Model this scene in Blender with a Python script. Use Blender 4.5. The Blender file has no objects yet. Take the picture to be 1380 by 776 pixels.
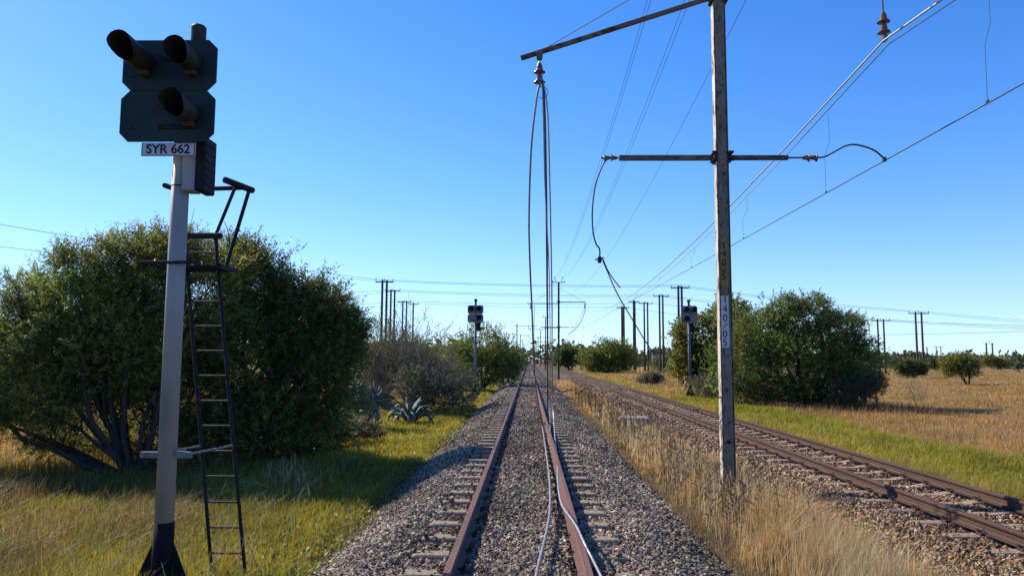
import bpy, math, random
import numpy as np
from math import radians, atan, sin, cos, pi
from mathutils import Vector, Matrix

random.seed(7)
rng = np.random.default_rng(11)
scene = bpy.context.scene
COL = scene.collection

# ------------------------------------------------------------------ camera
PITCH, YAW, ROLL, CAM_Z, FPX = atan(95 / 1000), atan(23 / 1000), radians(.28), 1.69, 1000.0
cam_data = bpy.data.cameras.new('camera')
cam_data.sensor_width = 36
cam_data.lens = FPX / 1380 * 36
cam_data.clip_start = .05
cam_data.clip_end = 6000
cam = bpy.data.objects.new('camera', cam_data)
COL.objects.link(cam)
CM = Matrix.Rotation(YAW, 4, 'Z') @ Matrix.Rotation(pi / 2 + PITCH, 4, 'X') @ Matrix.Rotation(ROLL, 4, 'Z')
cam.matrix_world = Matrix.Translation((0, 0, CAM_Z)) @ CM
scene.camera = cam

# ------------------------------------------------------------------ light
SUN_EL, SUN_AZ = radians(38), radians(56)          # azimuth counted from the track direction (+Y) to the left
sun_dir = Vector((-sin(SUN_AZ) * cos(SUN_EL), cos(SUN_AZ) * cos(SUN_EL), sin(SUN_EL)))
sd = bpy.data.lights.new('sun', 'SUN')
sd.energy = 5.0
sd.angle = radians(.5)
sd.color = (1, .9, .74)
sun = bpy.data.objects.new('sun', sd)
COL.objects.link(sun)
sun.rotation_euler = (-sun_dir).to_track_quat('-Z', 'Y').to_euler()

world = bpy.data.worlds.new('World')
scene.world = world
world.use_nodes = True
wt = world.node_tree
wt.nodes.clear()
wo = wt.nodes.new('ShaderNodeOutputWorld')
bg = wt.nodes.new('ShaderNodeBackground')
sky = wt.nodes.new('ShaderNodeTexSky')
sky.sky_type = 'NISHITA'
sky.sun_disc = False
sky.sun_elevation = SUN_EL
sky.sun_rotation = -SUN_AZ
sky.altitude = 1200
sky.air_density = 1.0
sky.dust_density = .3
sky.ozone_density = 2.5
hsv = wt.nodes.new('ShaderNodeHueSaturation')
hsv.inputs['Saturation'].default_value = 1.22
gam = wt.nodes.new('ShaderNodeGamma'); gam.inputs[1].default_value = 1.22
wt.links.new(sky.outputs[0], gam.inputs[0])
wt.links.new(gam.outputs[0], hsv.inputs['Color'])
grade = wt.nodes.new('ShaderNodeMix')           # the phone's cool white balance
grade.data_type = 'RGBA'; grade.blend_type = 'MULTIPLY'
grade.inputs[0].default_value = 1
grade.inputs[7].default_value = (.88, .86, 1.2, 1)
wt.links.new(hsv.outputs[0], grade.inputs[6])
def vmath(op, a, b):                              # soft shoulder: the phone keeps the horizon pale blue instead of clipping it
    n = wt.nodes.new('ShaderNodeVectorMath'); n.operation = op
    for sck, v in ((n.inputs[0], a), (n.inputs[1], b)):
        if isinstance(v, tuple): sck.default_value = v
        else: wt.links.new(v, sck)
    return n.outputs[0]
den = vmath('ADD', vmath('MULTIPLY', grade.outputs[2], (.17, .09, .065)), (1, 1, 1))
wt.links.new(vmath('MULTIPLY', vmath('DIVIDE', grade.outputs[2], den), (1.35, 1.28, 1.25)), bg.inputs[0])
bg.inputs[1].default_value = .105
wt.links.new(bg.outputs[0], wo.inputs[0])
scene.view_settings.view_transform = 'Standard'
scene.view_settings.look = 'None'
scene.view_settings.exposure = .66
scene.view_settings.gamma = 1
scene.render.engine = 'CYCLES'
scene.cycles.max_bounces = 6
scene.cycles.transparent_max_bounces = 4

# ------------------------------------------------------------------ helpers
def ray(px, py):
    v = CM.to_3x3() @ Vector(((px - 690) / FPX, (388 - py) / FPX, -1))
    return v
def at(px, py, Y):
    r = ray(px, py)
    return Vector((0, 0, CAM_Z)) + r * (Y / r.y)

def tag(o, label=None, cat=None, group=None, kind=None):
    if label: o['label'] = label
    if cat: o['category'] = cat
    if group: o['group'] = group
    if kind: o['kind'] = kind
    return o

def empty(name, loc, label, cat, group=None):
    o = bpy.data.objects.new(name, None)
    o.empty_display_size = .3
    COL.objects.link(o)
    o.location = loc
    return tag(o, label, cat, group)

def raw_mesh(name, verts, faces_flat, sizes, tint=None, smooth=False):
    """verts (n,3), faces_flat 1-D vertex indices, sizes 1-D face sizes"""
    me = bpy.data.meshes.new(name)
    verts = np.asarray(verts, dtype=np.float32)
    faces_flat = np.asarray(faces_flat, dtype=np.int32)
    sizes = np.asarray(sizes, dtype=np.int32)
    me.vertices.add(len(verts))
    me.vertices.foreach_set('co', verts.ravel())
    me.loops.add(len(faces_flat))
    me.loops.foreach_set('vertex_index', faces_flat)
    me.polygons.add(len(sizes))
    me.polygons.foreach_set('loop_start', np.concatenate([[0], np.cumsum(sizes)[:-1]]).astype(np.int32))
    me.polygons.foreach_set('use_smooth', np.full(len(sizes), smooth, dtype=bool))
    me.update(calc_edges=True)
    if tint is not None:
        a = me.color_attributes.new('tint', 'FLOAT_COLOR', 'POINT')
        c = np.ones((len(verts), 4), dtype=np.float32)
        c[:, :3] = tint
        a.data.foreach_set('color', c.ravel())
    return me

def link_mesh(name, me, mat, parent=None, world_to=None):
    o = bpy.data.objects.new(name, me)
    if mat is not None: me.materials.append(mat)
    COL.objects.link(o)
    if parent is not None: o.parent = parent
    return o

class MB:
    """collects small shapes into one mesh"""
    def __init__(self): self.v = []; self.f = []; self.s = []
    def add(self, vs, fs, smooth=False):
        n = len(self.v)
        self.v += [tuple(p) for p in vs]
        for f in fs:
            self.f.append([n + i for i in f]); self.s.append(smooth)
        return self
    def box(self, c, d, rot=None, taper=1.0):
        hx, hy, hz = d[0] / 2, d[1] / 2, d[2] / 2
        vs = []
        for z, k in ((-hz, 1), (hz, taper)):
            for x, y in ((-hx, -hy), (hx, -hy), (hx, hy), (-hx, hy)):
                p = Vector((x * k, y * k, z))
                if rot is not None: p = rot @ p
                vs.append(p + Vector(c))
        return self.add(vs, [(3, 2, 1, 0), (4, 5, 6, 7), (0, 1, 5, 4), (1, 2, 6, 5), (2, 3, 7, 6), (3, 0, 4, 7)])
    def cbox(self, c, d, b, rot=None):
        """box with chamfered edges"""
        h = [d[0] / 2, d[1] / 2, d[2] / 2]
        import bmesh
        bm = bmesh.new()
        bmesh.ops.create_cube(bm, size=1)
        for v in bm.verts: v.co = Vector((v.co.x * d[0], v.co.y * d[1], v.co.z * d[2]))
        bmesh.ops.bevel(bm, geom=bm.edges[:], offset=b, segments=1, affect='EDGES')
        vs = []
        for v in bm.verts:
            p = v.co.copy()
            if rot is not None: p = rot @ p
            vs.append(p + Vector(c))
        bm.verts.index_update()
        fs = [[v.index for v in f.verts] for f in bm.faces]
        bm.free()
        return self.add(vs, fs)
    def tube(self, pts, r, seg=8, caps=True, smooth=True):
        pts = [Vector(p) for p in pts]
        n = len(pts)
        rs = r if isinstance(r, (list, tuple)) else [r] * n
        vs = []
        t0 = (pts[1] - pts[0]).normalized()
        up = Vector((0, 0, 1)) if abs(t0.z) < .9 else Vector((0, 1, 0))
        a = t0.cross(up).normalized()
        for i, p in enumerate(pts):
            t = (pts[min(i + 1, n - 1)] - pts[max(i - 1, 0)])
            if t.length < 1e-9: t = t0.copy()
            t.normalize()
            a = (a - t * a.dot(t))
            if a.length < 1e-6: a = t.orthogonal()
            a.normalize()
            b = t.cross(a)
            for k in range(seg):
                w = 2 * pi * k / seg
                vs.append(p + (a * cos(w) + b * sin(w)) * rs[i])
        fs = []
        for i in range(n - 1):
            for k in range(seg):
                k2 = (k + 1) % seg
                fs.append((i * seg + k, i * seg + k2, (i + 1) * seg + k2, (i + 1) * seg + k))
        self.add(vs, fs, smooth)
        if caps:
            self.add([vs[k] for k in range(seg)], [tuple(reversed(range(seg)))])
            self.add([vs[(n - 1) * seg + k] for k in range(seg)], [tuple(range(seg))])
        return self
    def lathe(self, base, axis, prof, seg=14, smooth=False):
        """prof: list of (distance along axis, radius)"""
        axis = Vector(axis).normalized()
        a = axis.orthogonal().normalized(); b = axis.cross(a)
        vs = []
        for t, r in prof:
            for k in range(seg):
                w = 2 * pi * k / seg
                vs.append(Vector(base) + axis * t + (a * cos(w) + b * sin(w)) * max(r, .0005))
        fs = []
        for i in range(len(prof) - 1):
            for k in range(seg):
                k2 = (k + 1) % seg
                fs.append((i * seg + k, i * seg + k2, (i + 1) * seg + k2, (i + 1) * seg + k))
        fs.append(tuple(reversed(range(seg))))
        fs.append(tuple((len(prof) - 1) * seg + k for k in range(seg)))
        return self.add(vs, fs, smooth)
    def prism(self, poly, y0, y1):
        """poly in x,z extruded along y"""
        n = len(poly)
        vs = [(x, y0, z) for x, z in poly] + [(x, y1, z) for x, z in poly]
        fs = [tuple(range(n)), tuple(reversed(range(n, 2 * n)))]
        for i in range(n):
            j = (i + 1) % n
            fs.append((i, i + n, j + n, j))
        return self.add(vs, fs)
    def mesh(self, name):
        me = bpy.data.meshes.new(name)
        me.from_pydata(self.v, [], self.f)
        me.polygons.foreach_set('use_smooth', self.s)
        me.update()
        return me
    def build(self, name, mat, parent=None):
        return link_mesh(name, self.mesh(name), mat, parent)

def catmull(pts, n=8):
    pts = [Vector(p) for p in pts]
    P = [pts[0] * 2 - pts[1]] + pts + [pts[-1] * 2 - pts[-2]]
    out = []
    for i in range(1, len(P) - 2):
        for k in range(n):
            t = k / n
            p0, p1, p2, p3 = P[i - 1], P[i], P[i + 1], P[i + 2]
            out.append(.5 * ((2 * p1) + (p2 - p0) * t + (2 * p0 - 5 * p1 + 4 * p2 - p3) * t * t + (3 * p1 - p0 - 3 * p2 + p3) * t ** 3))
    out.append(pts[-1])
    return out

def sagline(a, b, sag, n=16):
    a = Vector(a); b = Vector(b)
    return [a.lerp(b, i / n) - Vector((0, 0, sag * 4 * (i / n) * (1 - i / n))) for i in range(n + 1)]

def copy_tree(o, parent=None):
    c = o.copy()
    COL.objects.link(c)
    if parent is not None: c.parent = parent
    for ch in list(o.children): copy_tree(ch, c)
    return c

# ------------------------------------------------------------------ materials
def new_mat(name):
    m = bpy.data.materials.new(name)
    m.use_nodes = True
    nt = m.node_tree
    b = nt.nodes['Principled BSDF']
    b.inputs['Specular IOR Level'].default_value = .18
    return m, nt, b
def node(nt, typ, **kw):
    n = nt.nodes.new(typ)
    for k, v in kw.items():
        if k.startswith('i_'): n.inputs[k[2:].replace('_', ' ')].default_value = v
        else: setattr(n, k, v)
    return n
def ramp(nt, fac, stops):
    r = nt.nodes.new('ShaderNodeValToRGB')
    els = r.color_ramp.elements
    while len(els) < len(stops): els.new(.5)
    for e, (p, c) in zip(els, stops):
        e.position = p
        e.color = (c[0], c[1], c[2], 1) if not isinstance(c, (int, float)) else (c, c, c, 1)
    nt.links.new(fac, r.inputs[0])
    return r.outputs[0]
def noise(nt, scale, detail=4, rough=.6, vec=None, dist=0):
    n = nt.nodes.new('ShaderNodeTexNoise')
    n.inputs['Scale'].default_value = scale
    n.inputs['Detail'].default_value = detail
    n.inputs['Roughness'].default_value = rough
    n.inputs['Distortion'].default_value = dist
    if vec is None:
        tc = nt.nodes.new('ShaderNodeTexCoord'); vec = tc.outputs['Object']
    nt.links.new(vec, n.inputs['Vector'])
    return n.outputs['Fac']
def mix(nt, fac, a, b, mode='MIX'):
    m = nt.nodes.new('ShaderNodeMix')
    m.data_type = 'RGBA'; m.blend_type = mode
    for s, v in ((m.inputs[0], fac), (m.inputs[6], a), (m.inputs[7], b)):
        if hasattr(v, 'is_output') or isinstance(v, bpy.types.NodeSocket): nt.links.new(v, s)
        elif isinstance(v, (int, float)): s.default_value = v
        else: s.default_value = (v[0], v[1], v[2], 1)
    return m.outputs[2]
def bump(nt, b, h, strength=.3, dist=.01):
    n = nt.nodes.new('ShaderNodeBump')
    n.inputs['Strength'].default_value = strength
    n.inputs['Distance'].default_value = dist
    nt.links.new(h, n.inputs['Height'])
    nt.links.new(n.outputs[0], b.inputs['Normal'])

def simple(name, col, rough=.6, metal=0, var=.25, scale=8, bumpy=0):
    m, nt, b = new_mat(name)
    f = noise(nt, scale)
    lo = tuple(c * (1 - var) for c in col); hi = tuple(min(1, c * (1 + var)) for c in col)
    nt.links.new(ramp(nt, f, [(.3, lo), (.7, hi)]), b.inputs['Base Color'])
    b.inputs['Roughness'].default_value = rough
    b.inputs['Metallic'].default_value = metal
    if bumpy: bump(nt, b, noise(nt, scale * 4), bumpy, .01)
    return m

def flaked(name, paint, rust, scale, thr, rough=.6, stretch=(1, 1, .35)):
    """weathered paint with flakes showing rust"""
    m, nt, b = new_mat(name)
    tc = nt.nodes.new('ShaderNodeTexCoord')
    mp = node(nt, 'ShaderNodeMapping'); mp.inputs['Scale'].default_value = stretch
    nt.links.new(tc.outputs['Object'], mp.inputs[0])
    f1 = noise(nt, scale, 6, .7, mp.outputs[0])
    f2 = noise(nt, scale * .25, 3, .5, mp.outputs[0])
    pc = ramp(nt, f2, [(.3, tuple(c * .7 for c in paint)), (.7, tuple(c * 1.2 for c in paint))])
    rc = ramp(nt, noise(nt, scale * 3, 3), [(.3, tuple(c * .5 for c in rust)), (.7, rust)])
    mask = ramp(nt, f1, [(thr, 0), (thr + .03, 1)])
    nt.links.new(mix(nt, mask, pc, rc), b.inputs['Base Color'])
    b.inputs['Roughness'].default_value = rough
    bump(nt, b, mask, .3, -.003)
    return m

def leafy(name, rough=.55, trans=.35, gloss=.3):
    """colour from the per-leaf attribute; part of the light passes through"""
    m, nt, b = new_mat(name)
    at_ = node(nt, 'ShaderNodeAttribute', attribute_name='tint')
    nt.links.new(at_.outputs['Color'], b.inputs['Base Color'])
    b.inputs['Roughness'].default_value = rough
    b.inputs['Specular IOR Level'].default_value = gloss
    tr = nt.nodes.new('ShaderNodeBsdfTranslucent')
    bright = node(nt, 'ShaderNodeHueSaturation'); bright.inputs['Saturation'].default_value = 1.15; bright.inputs['Value'].default_value = 1.5
    nt.links.new(at_.outputs['Color'], bright.inputs['Color'])
    nt.links.new(bright.outputs[0], tr.inputs[0])
    ms = nt.nodes.new('ShaderNodeMixShader'); ms.inputs[0].default_value = trans
    nt.links.new(b.outputs[0], ms.inputs[1]); nt.links.new(tr.outputs[0], ms.inputs[2])
    nt.links.new(ms.outputs[0], nt.nodes['Material Output'].inputs[0])
    return m
def tinted(name, rough=.85):
    m, nt, b = new_mat(name)
    at_ = node(nt, 'ShaderNodeAttribute', attribute_name='tint')
    f = noise(nt, 45, 3)
    c = mix(nt, .55, at_.outputs['Color'], ramp(nt, f, [(.3, .35), (.7, 1.0)]), 'MULTIPLY')
    nt.links.new(c, b.inputs['Base Color'])
    b.inputs['Roughness'].default_value = rough
    return m

M_leaf = leafy('leaf', .5, .4, .4)
M_grass = leafy('grass_blade', .6, .4, .25)
M_stone = tinted('crushed_stone')
M_bark = simple('bark', (.042, .034, .027), .9, 0, .4, 12, .5)
M_twig = simple('grey_twig', (.17, .15, .105), .9, 0, .3, 6)
M_drystalk = simple('dry_stalk', (.11, .075, .05), .9, 0, .4, 6)
M_straw = simple('straw_stalk', (.42, .34, .2), .8, 0, .3, 6)
M_white = flaked('white_painted_steel', (.27, .26, .255), (.16, .11, .08), 9, .66, .5)
M_black = simple('black_bitumen', (.009, .009, .012), .9, 0, .4, 12)
M_plate = flaked('dark_signal_enamel', (.014, .026, .026), (.06, .07, .06), 14, .74, .5, (1, 1, 1))
M_hood = simple('dark_hood_steel', (.03, .032, .024), .55, 0, .5, 9)
M_hoodrust = simple('hood_rust_foot', (.06, .042, .026), .8, 0, .3, 20)
M_plate_far = simple('far_grey_enamel', (.17, .18, .2), .6, 0, .3, 4)  # lighter grey for plates and poles of the distant signals
M_lens = simple('dark_lens', (.02, .02, .025), .12, 0, .2, 4)
M_steel_dark = simple('dark_painted_steel', (.014, .014, .018), .7, 0, .4, 20)
M_rung = simple('worn_steel', (.1, .09, .085), .4, .6, .4, 30)
M_label = simple('white_label', (.46, .46, .5), .5, 0, .12, 14)
M_bracket = simple('worn_bracket_paint', (.15, .15, .155), .7, 0, .3, 12)
M_ink = simple('black_lettering', (.015, .015, .02), .6, 0, .1, 4)
M_yellow = flaked('faded_yellow_paint', (.26, .19, .05), (.13, .11, .09), 24, .52, .7)
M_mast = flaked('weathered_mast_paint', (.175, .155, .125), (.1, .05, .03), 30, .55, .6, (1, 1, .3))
M_mastedge_sun = flaked('mast_flange_painted_sunlight', (.52, .48, .4), (.2, .09, .055), 16, .53, .6, (1, 1, .22))  # sunlight put into the colour: paler copy of the mast paint, with rust flakes
M_mast_far = flaked('rusty_mast_paint', (.13, .1, .08), (.07, .035, .025), 9, .5, .7)
M_arm = flaked('weathered_arm', (.13, .115, .105), (.09, .05, .035), 10, .52, .5, (.3, 1, 1))
M_insul = simple('brown_porcelain', (.13, .095, .085), .25, 0, .35, 16)
M_wire = simple('dark_copper_wire', (.07, .06, .055), .5, .3, .3, 4)
M_wire_pale = simple('aluminium_strand', (.42, .41, .41), .45, .55, .25, 30)  # paler metal for the carrying wires and the near mast's stays
M_cable = simple('grey_cable', (.22, .21, .22), .5, .3, .3, 10)
M_silver = simple('bright_aluminium_cable', (.34, .33, .32), .42, .5, .25, 18)
M_wood = simple('creosoted_wood', (.075, .06, .055), .9, 0, .35, 5, .3)
M_greypole = simple('weathered_wood', (.2, .18, .17), .9, 0, .3, 5)
M_conc = simple('sleeper_concrete', (.225, .19, .14), .9, 0, .3, 22, .5)
M_conc2 = simple('stained_sleeper_concrete', (.23, .165, .125), .9, 0, .35, 18, .5)
M_block = simple('old_concrete', (.25, .23, .2), .9, 0, .3, 9, .5)
M_clip = simple('rusty_clip', (.045, .028, .022), .8, .1, .3, 20)
M_agave = simple('blue_grey_succulent', (.105, .14, .125), .7, 0, .22, 5)

def rail_mat(name, base):
    m, nt, b = new_mat(name)
    f = noise(nt, 30, 5)
    tc = nt.nodes.new('ShaderNodeTexCoord')
    mp = node(nt, 'ShaderNodeMapping'); mp.inputs['Scale'].default_value = (1, .12, 1)
    nt.links.new(tc.outputs['Object'], mp.inputs[0])
    f2 = noise(nt, 6, 4, .6, mp.outputs[0])
    c1 = ramp(nt, f, [(.3, tuple(c * .75 for c in base)), (.7, tuple(c * 1.15 for c in base))])
    c2 = ramp(nt, f2, [(.35, .75), (.7, 1.1)])
    nt.links.new(mix(nt, .8, c1, c2, 'MULTIPLY'), b.inputs['Base Color'])
    b.inputs['Roughness'].default_value = .65
    bump(nt, b, f, .25, .002)
    return m
M_rail = rail_mat('rusty_rail', (.16, .085, .068))
M_rail2 = rail_mat('rusty_side_rail', (.085, .048, .034))

# ------------------------------------------------------------------ terrain
XC1, XC2, HG = -.08, 5.46, .565
def ball1(x):
    u = x - XC1
    return np.interp(u, [-2.6, -2.2, -1.35, -1.12, -1.04, -.5, -.38, .38, .5, 1.04, 1.12, 1.4, 2.15, 2.6],
                     [-.80, -.62, -.23, -.2, -.212, -.205, -.16, -.16, -.205, -.212, -.2, -.21, -.5, -.75])
def ball2(x):
    u = x - XC2
    return np.interp(u, [-2.2, -1.75, -1.25, -1.0, 1.0, 1.2, 1.6, 2.0],
                     [-.6, -.45, -.19, -.175, -.2, -.24, -.5, -.75])
def gz(x, y):
    x = np.asarray(x, float); y = np.asarray(y, float)
    z = np.interp(x, [-60, -6, -2.6, -1.5, 1.6, 2.3, 3.4, 4.2, 7, 10, 14, 60], [-.66, -.62, -.6, -.7, -.65, -.46, -.45, -.6, -.6, -.52, -.6, -.6])
    amp = np.where((x > -2.4) & (x < 7.2), 0, 1)
    z = z + amp * (.05 * np.sin(x * .9 + y * .35) * np.sin(y * .5 - x * .2) + .04 * np.sin(x * .23 + 1) * np.sin(y * .17))
    return z

def grid_mesh(name, xs, ys, zf):
    X, Y = np.meshgrid(xs, ys)
    Z = zf(X, Y)
    v = np.stack([X.ravel(), Y.ravel(), Z.ravel()], 1)
    nx, ny = len(xs), len(ys)
    i = np.arange(nx - 1)[None, :] + nx * np.arange(ny - 1)[:, None]
    i = i.ravel()
    f = np.stack([i, i + 1, i + 1 + nx, i + nx], 1).ravel()
    return raw_mesh(name, v, f, np.full(len(i), 4), smooth=True)

# ground: one sheet to the horizon
xs = np.concatenate([[-4000, -1500, -600, -250, -120], np.arange(-70, -10, 2.), np.arange(-10, 16, .4), np.arange(16, 80, 2.), [120, 250, 600, 1500, 4000]])
ys = np.concatenate([[-200, -60, -20, -5], np.arange(0, 60, .6), np.arange(60, 160, 4.), [200, 300, 500, 900, 1800, 4500]])
m, nt, b = new_mat('field_ground')
tc = nt.nodes.new('ShaderNodeTexCoord')
sep = nt.nodes.new('ShaderNodeSeparateXYZ'); nt.links.new(tc.outputs['Object'], sep.inputs[0])
nz = noise(nt, .35, 5, .6, tc.outputs['Object'])
fine = noise(nt, 9, 5, .7, tc.outputs['Object'])
big = noise(nt, .06, 4, .6, tc.outputs['Object'])
dry = ramp(nt, big, [(.3, (.17, .10, .042)), (.5, (.23, .14, .055)), (.7, (.14, .105, .045))])
dry = mix(nt, .6, dry, ramp(nt, fine, [(.3, .5), (.7, 1.25)]), 'MULTIPLY')
green = ramp(nt, nz, [(.3, (.06, .068, .015)), (.7, (.13, .12, .025))])
green = mix(nt, .6, green, ramp(nt, fine, [(.3, .5), (.7, 1.25)]), 'MULTIPLY')
soil = ramp(nt, fine, [(.3, (.05, .038, .028)), (.7, (.12, .09, .065))])
def band(x0, x1, soft=.8, wob=2.5):
    a = node(nt, 'ShaderNodeMath', operation='MULTIPLY_ADD'); nt.links.new(nz, a.inputs[0]); a.inputs[1].default_value = wob; nt.links.new(sep.outputs[0], a.inputs[2])
    s = node(nt, 'ShaderNodeMath', operation='SUBTRACT'); nt.links.new(a.outputs[0], s.inputs[0]); s.inputs[1].default_value = wob / 2
    lo = node(nt, 'ShaderNodeMapRange'); nt.links.new(s.outputs[0], lo.inputs[0]); lo.inputs[1].default_value = x0 - soft; lo.inputs[2].default_value = x0 + soft
    hi = node(nt, 'ShaderNodeMapRange'); nt.links.new(s.outputs[0], hi.inputs[0]); hi.inputs[1].default_value = x1 - soft; hi.inputs[2].default_value = x1 + soft; hi.inputs[3].default_value = 1; hi.inputs[4].default_value = 0
    mm = node(nt, 'ShaderNodeMath', operation='MULTIPLY'); nt.links.new(lo.outputs[0], mm.inputs[0]); nt.links.new(hi.outputs[0], mm.inputs[1])
    return mm.outputs[0]
c = mix(nt, band(6.8, 10.8), dry, green)
c = mix(nt, band(-9, -1.5), c, green)
c = mix(nt, band(-2.4, 7.2, .3, .5), c, soil)
nt.links.new(c, b.inputs['Base Color'])
b.inputs['Roughness'].default_value = .95
bump(nt, b, fine, .6, .08)
ground = link_mesh('ground', grid_mesh('ground', xs, ys, gz), m)
tag(ground, kind='structure')

# ballast beds
def bed_mat(name, dark, light):
    m, nt, b = new_mat(name)
    tc = nt.nodes.new('ShaderNodeTexCoord')
    v = nt.nodes.new('ShaderNodeTexVoronoi'); v.inputs['Scale'].default_value = 17
    nt.links.new(tc.outputs['Object'], v.inputs['Vector'])
    sepc = nt.nodes.new('ShaderNodeSeparateColor'); nt.links.new(v.outputs['Color'], sepc.inputs[0])
    c = ramp(nt, sepc.outputs[0], [(.05, dark), (.6, light), (.95, tuple(min(1, k * 1.6) for k in light))])
    e = ramp(nt, v.outputs['Distance'], [(.25, 1.0), (.7, .25)])
    nt.links.new(mix(nt, .8, c, e, 'MULTIPLY'), b.inputs['Base Color'])
    b.inputs['Roughness'].default_value = .95
    bump(nt, b, e, 1, .05)
    return m
ysb = np.concatenate([np.arange(-6, 80, 2.), np.arange(80, 600, 20.)])
xb1 = XC1 + np.array([-2.6, -2.2, -1.8, -1.35, -1.12, -1.04, -.5, -.38, 0, .38, .5, 1.04, 1.12, 1.4, 1.8, 2.15, 2.6])
o = link_mesh('ballast_bed', grid_mesh('ballast_bed', xb1, ysb, lambda X, Y: ball1(X) - .02), bed_mat('ballast_bed', (.04, .032, .027), (.17, .14, .115)))
tag(o, kind='structure')
xb2 = XC2 + np.array([-2.2, -1.75, -1.25, -1.0, 0, 1.0, 1.2, 1.6, 2.0])
o = link_mesh('ballast_bed', grid_mesh('ballast_bed', xb2, ysb, lambda X, Y: ball2(X) - .02), bed_mat('reddish_ballast_bed', (.05, .035, .027), (.2, .135, .1)))
tag(o, kind='structure')

# ------------------------------------------------------------------ crushed stone
def icosa():
    t = (1 + 5 ** .5) / 2
    v = np.array([(-1, t, 0), (1, t, 0), (-1, -t, 0), (1, -t, 0), (0, -1, t), (0, 1, t), (0, -1, -t), (0, 1, -t), (t, 0, -1), (t, 0, 1), (-t, 0, -1), (-t, 0, 1)], float)
    v /= np.linalg.norm(v[0])
    f = np.array([(0, 11, 5), (0, 5, 1), (0, 1, 7), (0, 7, 10), (0, 10, 11), (1, 5, 9), (5, 11, 4), (11, 10, 2), (10, 7, 6), (7, 1, 8), (3, 9, 4), (3, 4, 2), (3, 2, 6), (3, 6, 8), (3, 8, 9), (4, 9, 5), (2, 4, 11), (6, 2, 10), (8, 6, 7), (9, 8, 1)])
    return v, f
IV, IF = icosa()
def rand_rot(n):
    q = rng.normal(size=(n, 4)); q /= np.linalg.norm(q, axis=1)[:, None]
    w, x, y, z = q.T
    return np.stack([1 - 2 * (y * y + z * z), 2 * (x * y - z * w), 2 * (x * z + y * w), 2 * (x * y + z * w), 1 - 2 * (x * x + z * z), 2 * (y * z - x * w), 2 * (x * z - y * w), 2 * (y * z + x * w), 1 - 2 * (x * x + y * y)], 1).reshape(n, 3, 3)
def stones(name, P, size, pal, label):
    n = len(P)
    V = IV[None] * np.stack([size * rng.uniform(.75, 1.25, n), size * rng.uniform(.55, .95, n), size * rng.uniform(.4, .75, n)], 1)[:, None, :]
    V = V * (1 + rng.normal(0, .22, (n, 12, 1)))
    R = rand_rot(n)
    V = np.einsum('nij,nkj->nki', R, V) + P[:, None, :]
    F = (IF[None] + 12 * np.arange(n)[:, None, None]).ravel()
    pal = np.array(pal)
    c = pal[rng.integers(0, len(pal), n)] * rng.uniform(.55, 1.4, (n, 1))
    u = np.abs(np.abs(P[:, 0] - (XC1 if P[0, 0] < 2.6 else XC2)) - HG)
    stain = np.exp(-(u / .22) ** 2) * (.5 + .5 * np.sin(P[:, 1] * 1.7 + 2 * np.sin(P[:, 1] * .6)))
    c = c * (1 - stain[:, None] * np.array([.12, .28, .36])) * (.82 + .3 * np.sin(P[:, 0] * 2.3 + np.sin(P[:, 1] * 1.1)) * np.sin(P[:, 1] * .9))[:, None]
    T = np.repeat(c, 12, 0)
    me = raw_mesh(name, V.reshape(-1, 3), F, np.full(20 * n, 3), T)
    o = link_mesh(name, me, M_stone)
    tag(o, label, kind='stuff')
    return o
def fall(n, y0, y1, p=1.6):
    """distances whose density falls off with distance"""
    u = rng.random(n)
    if abs(p - 1) < 1e-6: return y0 * (y1 / y0) ** u
    a = 1 - p
    return (y0 ** a + u * (y1 ** a - y0 ** a)) ** (1 / a)
SP = .655
def sleeper_mask(x, y, xc, y0):
    d = np.abs(((y - y0 + SP / 2) % SP) - SP / 2)
    u = np.abs(x - xc)
    return (d < .12) & (u < 1.05)
n = 150000
y = fall(n, 5.2, 75, 1.75); x = rng.uniform(-2.42, 2.15, n)
k = (np.abs(np.abs(x - XC1) - HG) > .085)
sl = sleeper_mask(x, y, XC1, 5.3) & (np.abs(x - XC1) > .42) & (rng.random(n) < .955)
k &= ~sl
x, y = x[k], y[k]
s = rng.uniform(.013, .039, len(x)) * np.clip(y / 22, 1, 2.2)
z = ball1(x) + rng.uniform(-.02, .016, len(x))
z += np.where(sleeper_mask(x, y, XC1, 5.3) & (np.abs(x - XC1) > .42), .055, 0)
stones('ballast_stones', np.stack([x, y, z], 1), s,
       [(.35, .275, .195), (.44, .355, .255), (.25, .195, .145), (.13, .1, .077), (.32, .265, .2), (.36, .23, .155), (.56, .47, .35), (.18, .145, .11)], 'grey brown crushed ballast stones of the middle track')
n = 60000
y = fall(n, 5.2, 75, 1.7); x = rng.uniform(3.3, 7.15, n)
k = (np.abs(np.abs(x - XC2) - HG) > .085)
sl = sleeper_mask(x, y, XC2, 5.6) & (rng.random(n) < .9) & ~((y < 14) & (x < XC2 - .62))
k &= ~sl
x, y = x[k], y[k]
s = rng.uniform(.013, .033, len(x)) * np.clip(y / 22, 1, 2.2)
z = ball2(x) + rng.uniform(-.02, .015, len(x))
z = np.maximum(z, gz(x, y) + .0)
stones('ballast_stones', np.stack([x, y, z], 1), s,
       [(.42, .27, .14), (.52, .36, .2), (.38, .21, .11), (.27, .18, .11), (.62, .48, .3), (.48, .21, .1), (.36, .27, .17), (.14, .09, .06)], 'reddish pale crushed stones of the right hand track')

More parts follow.
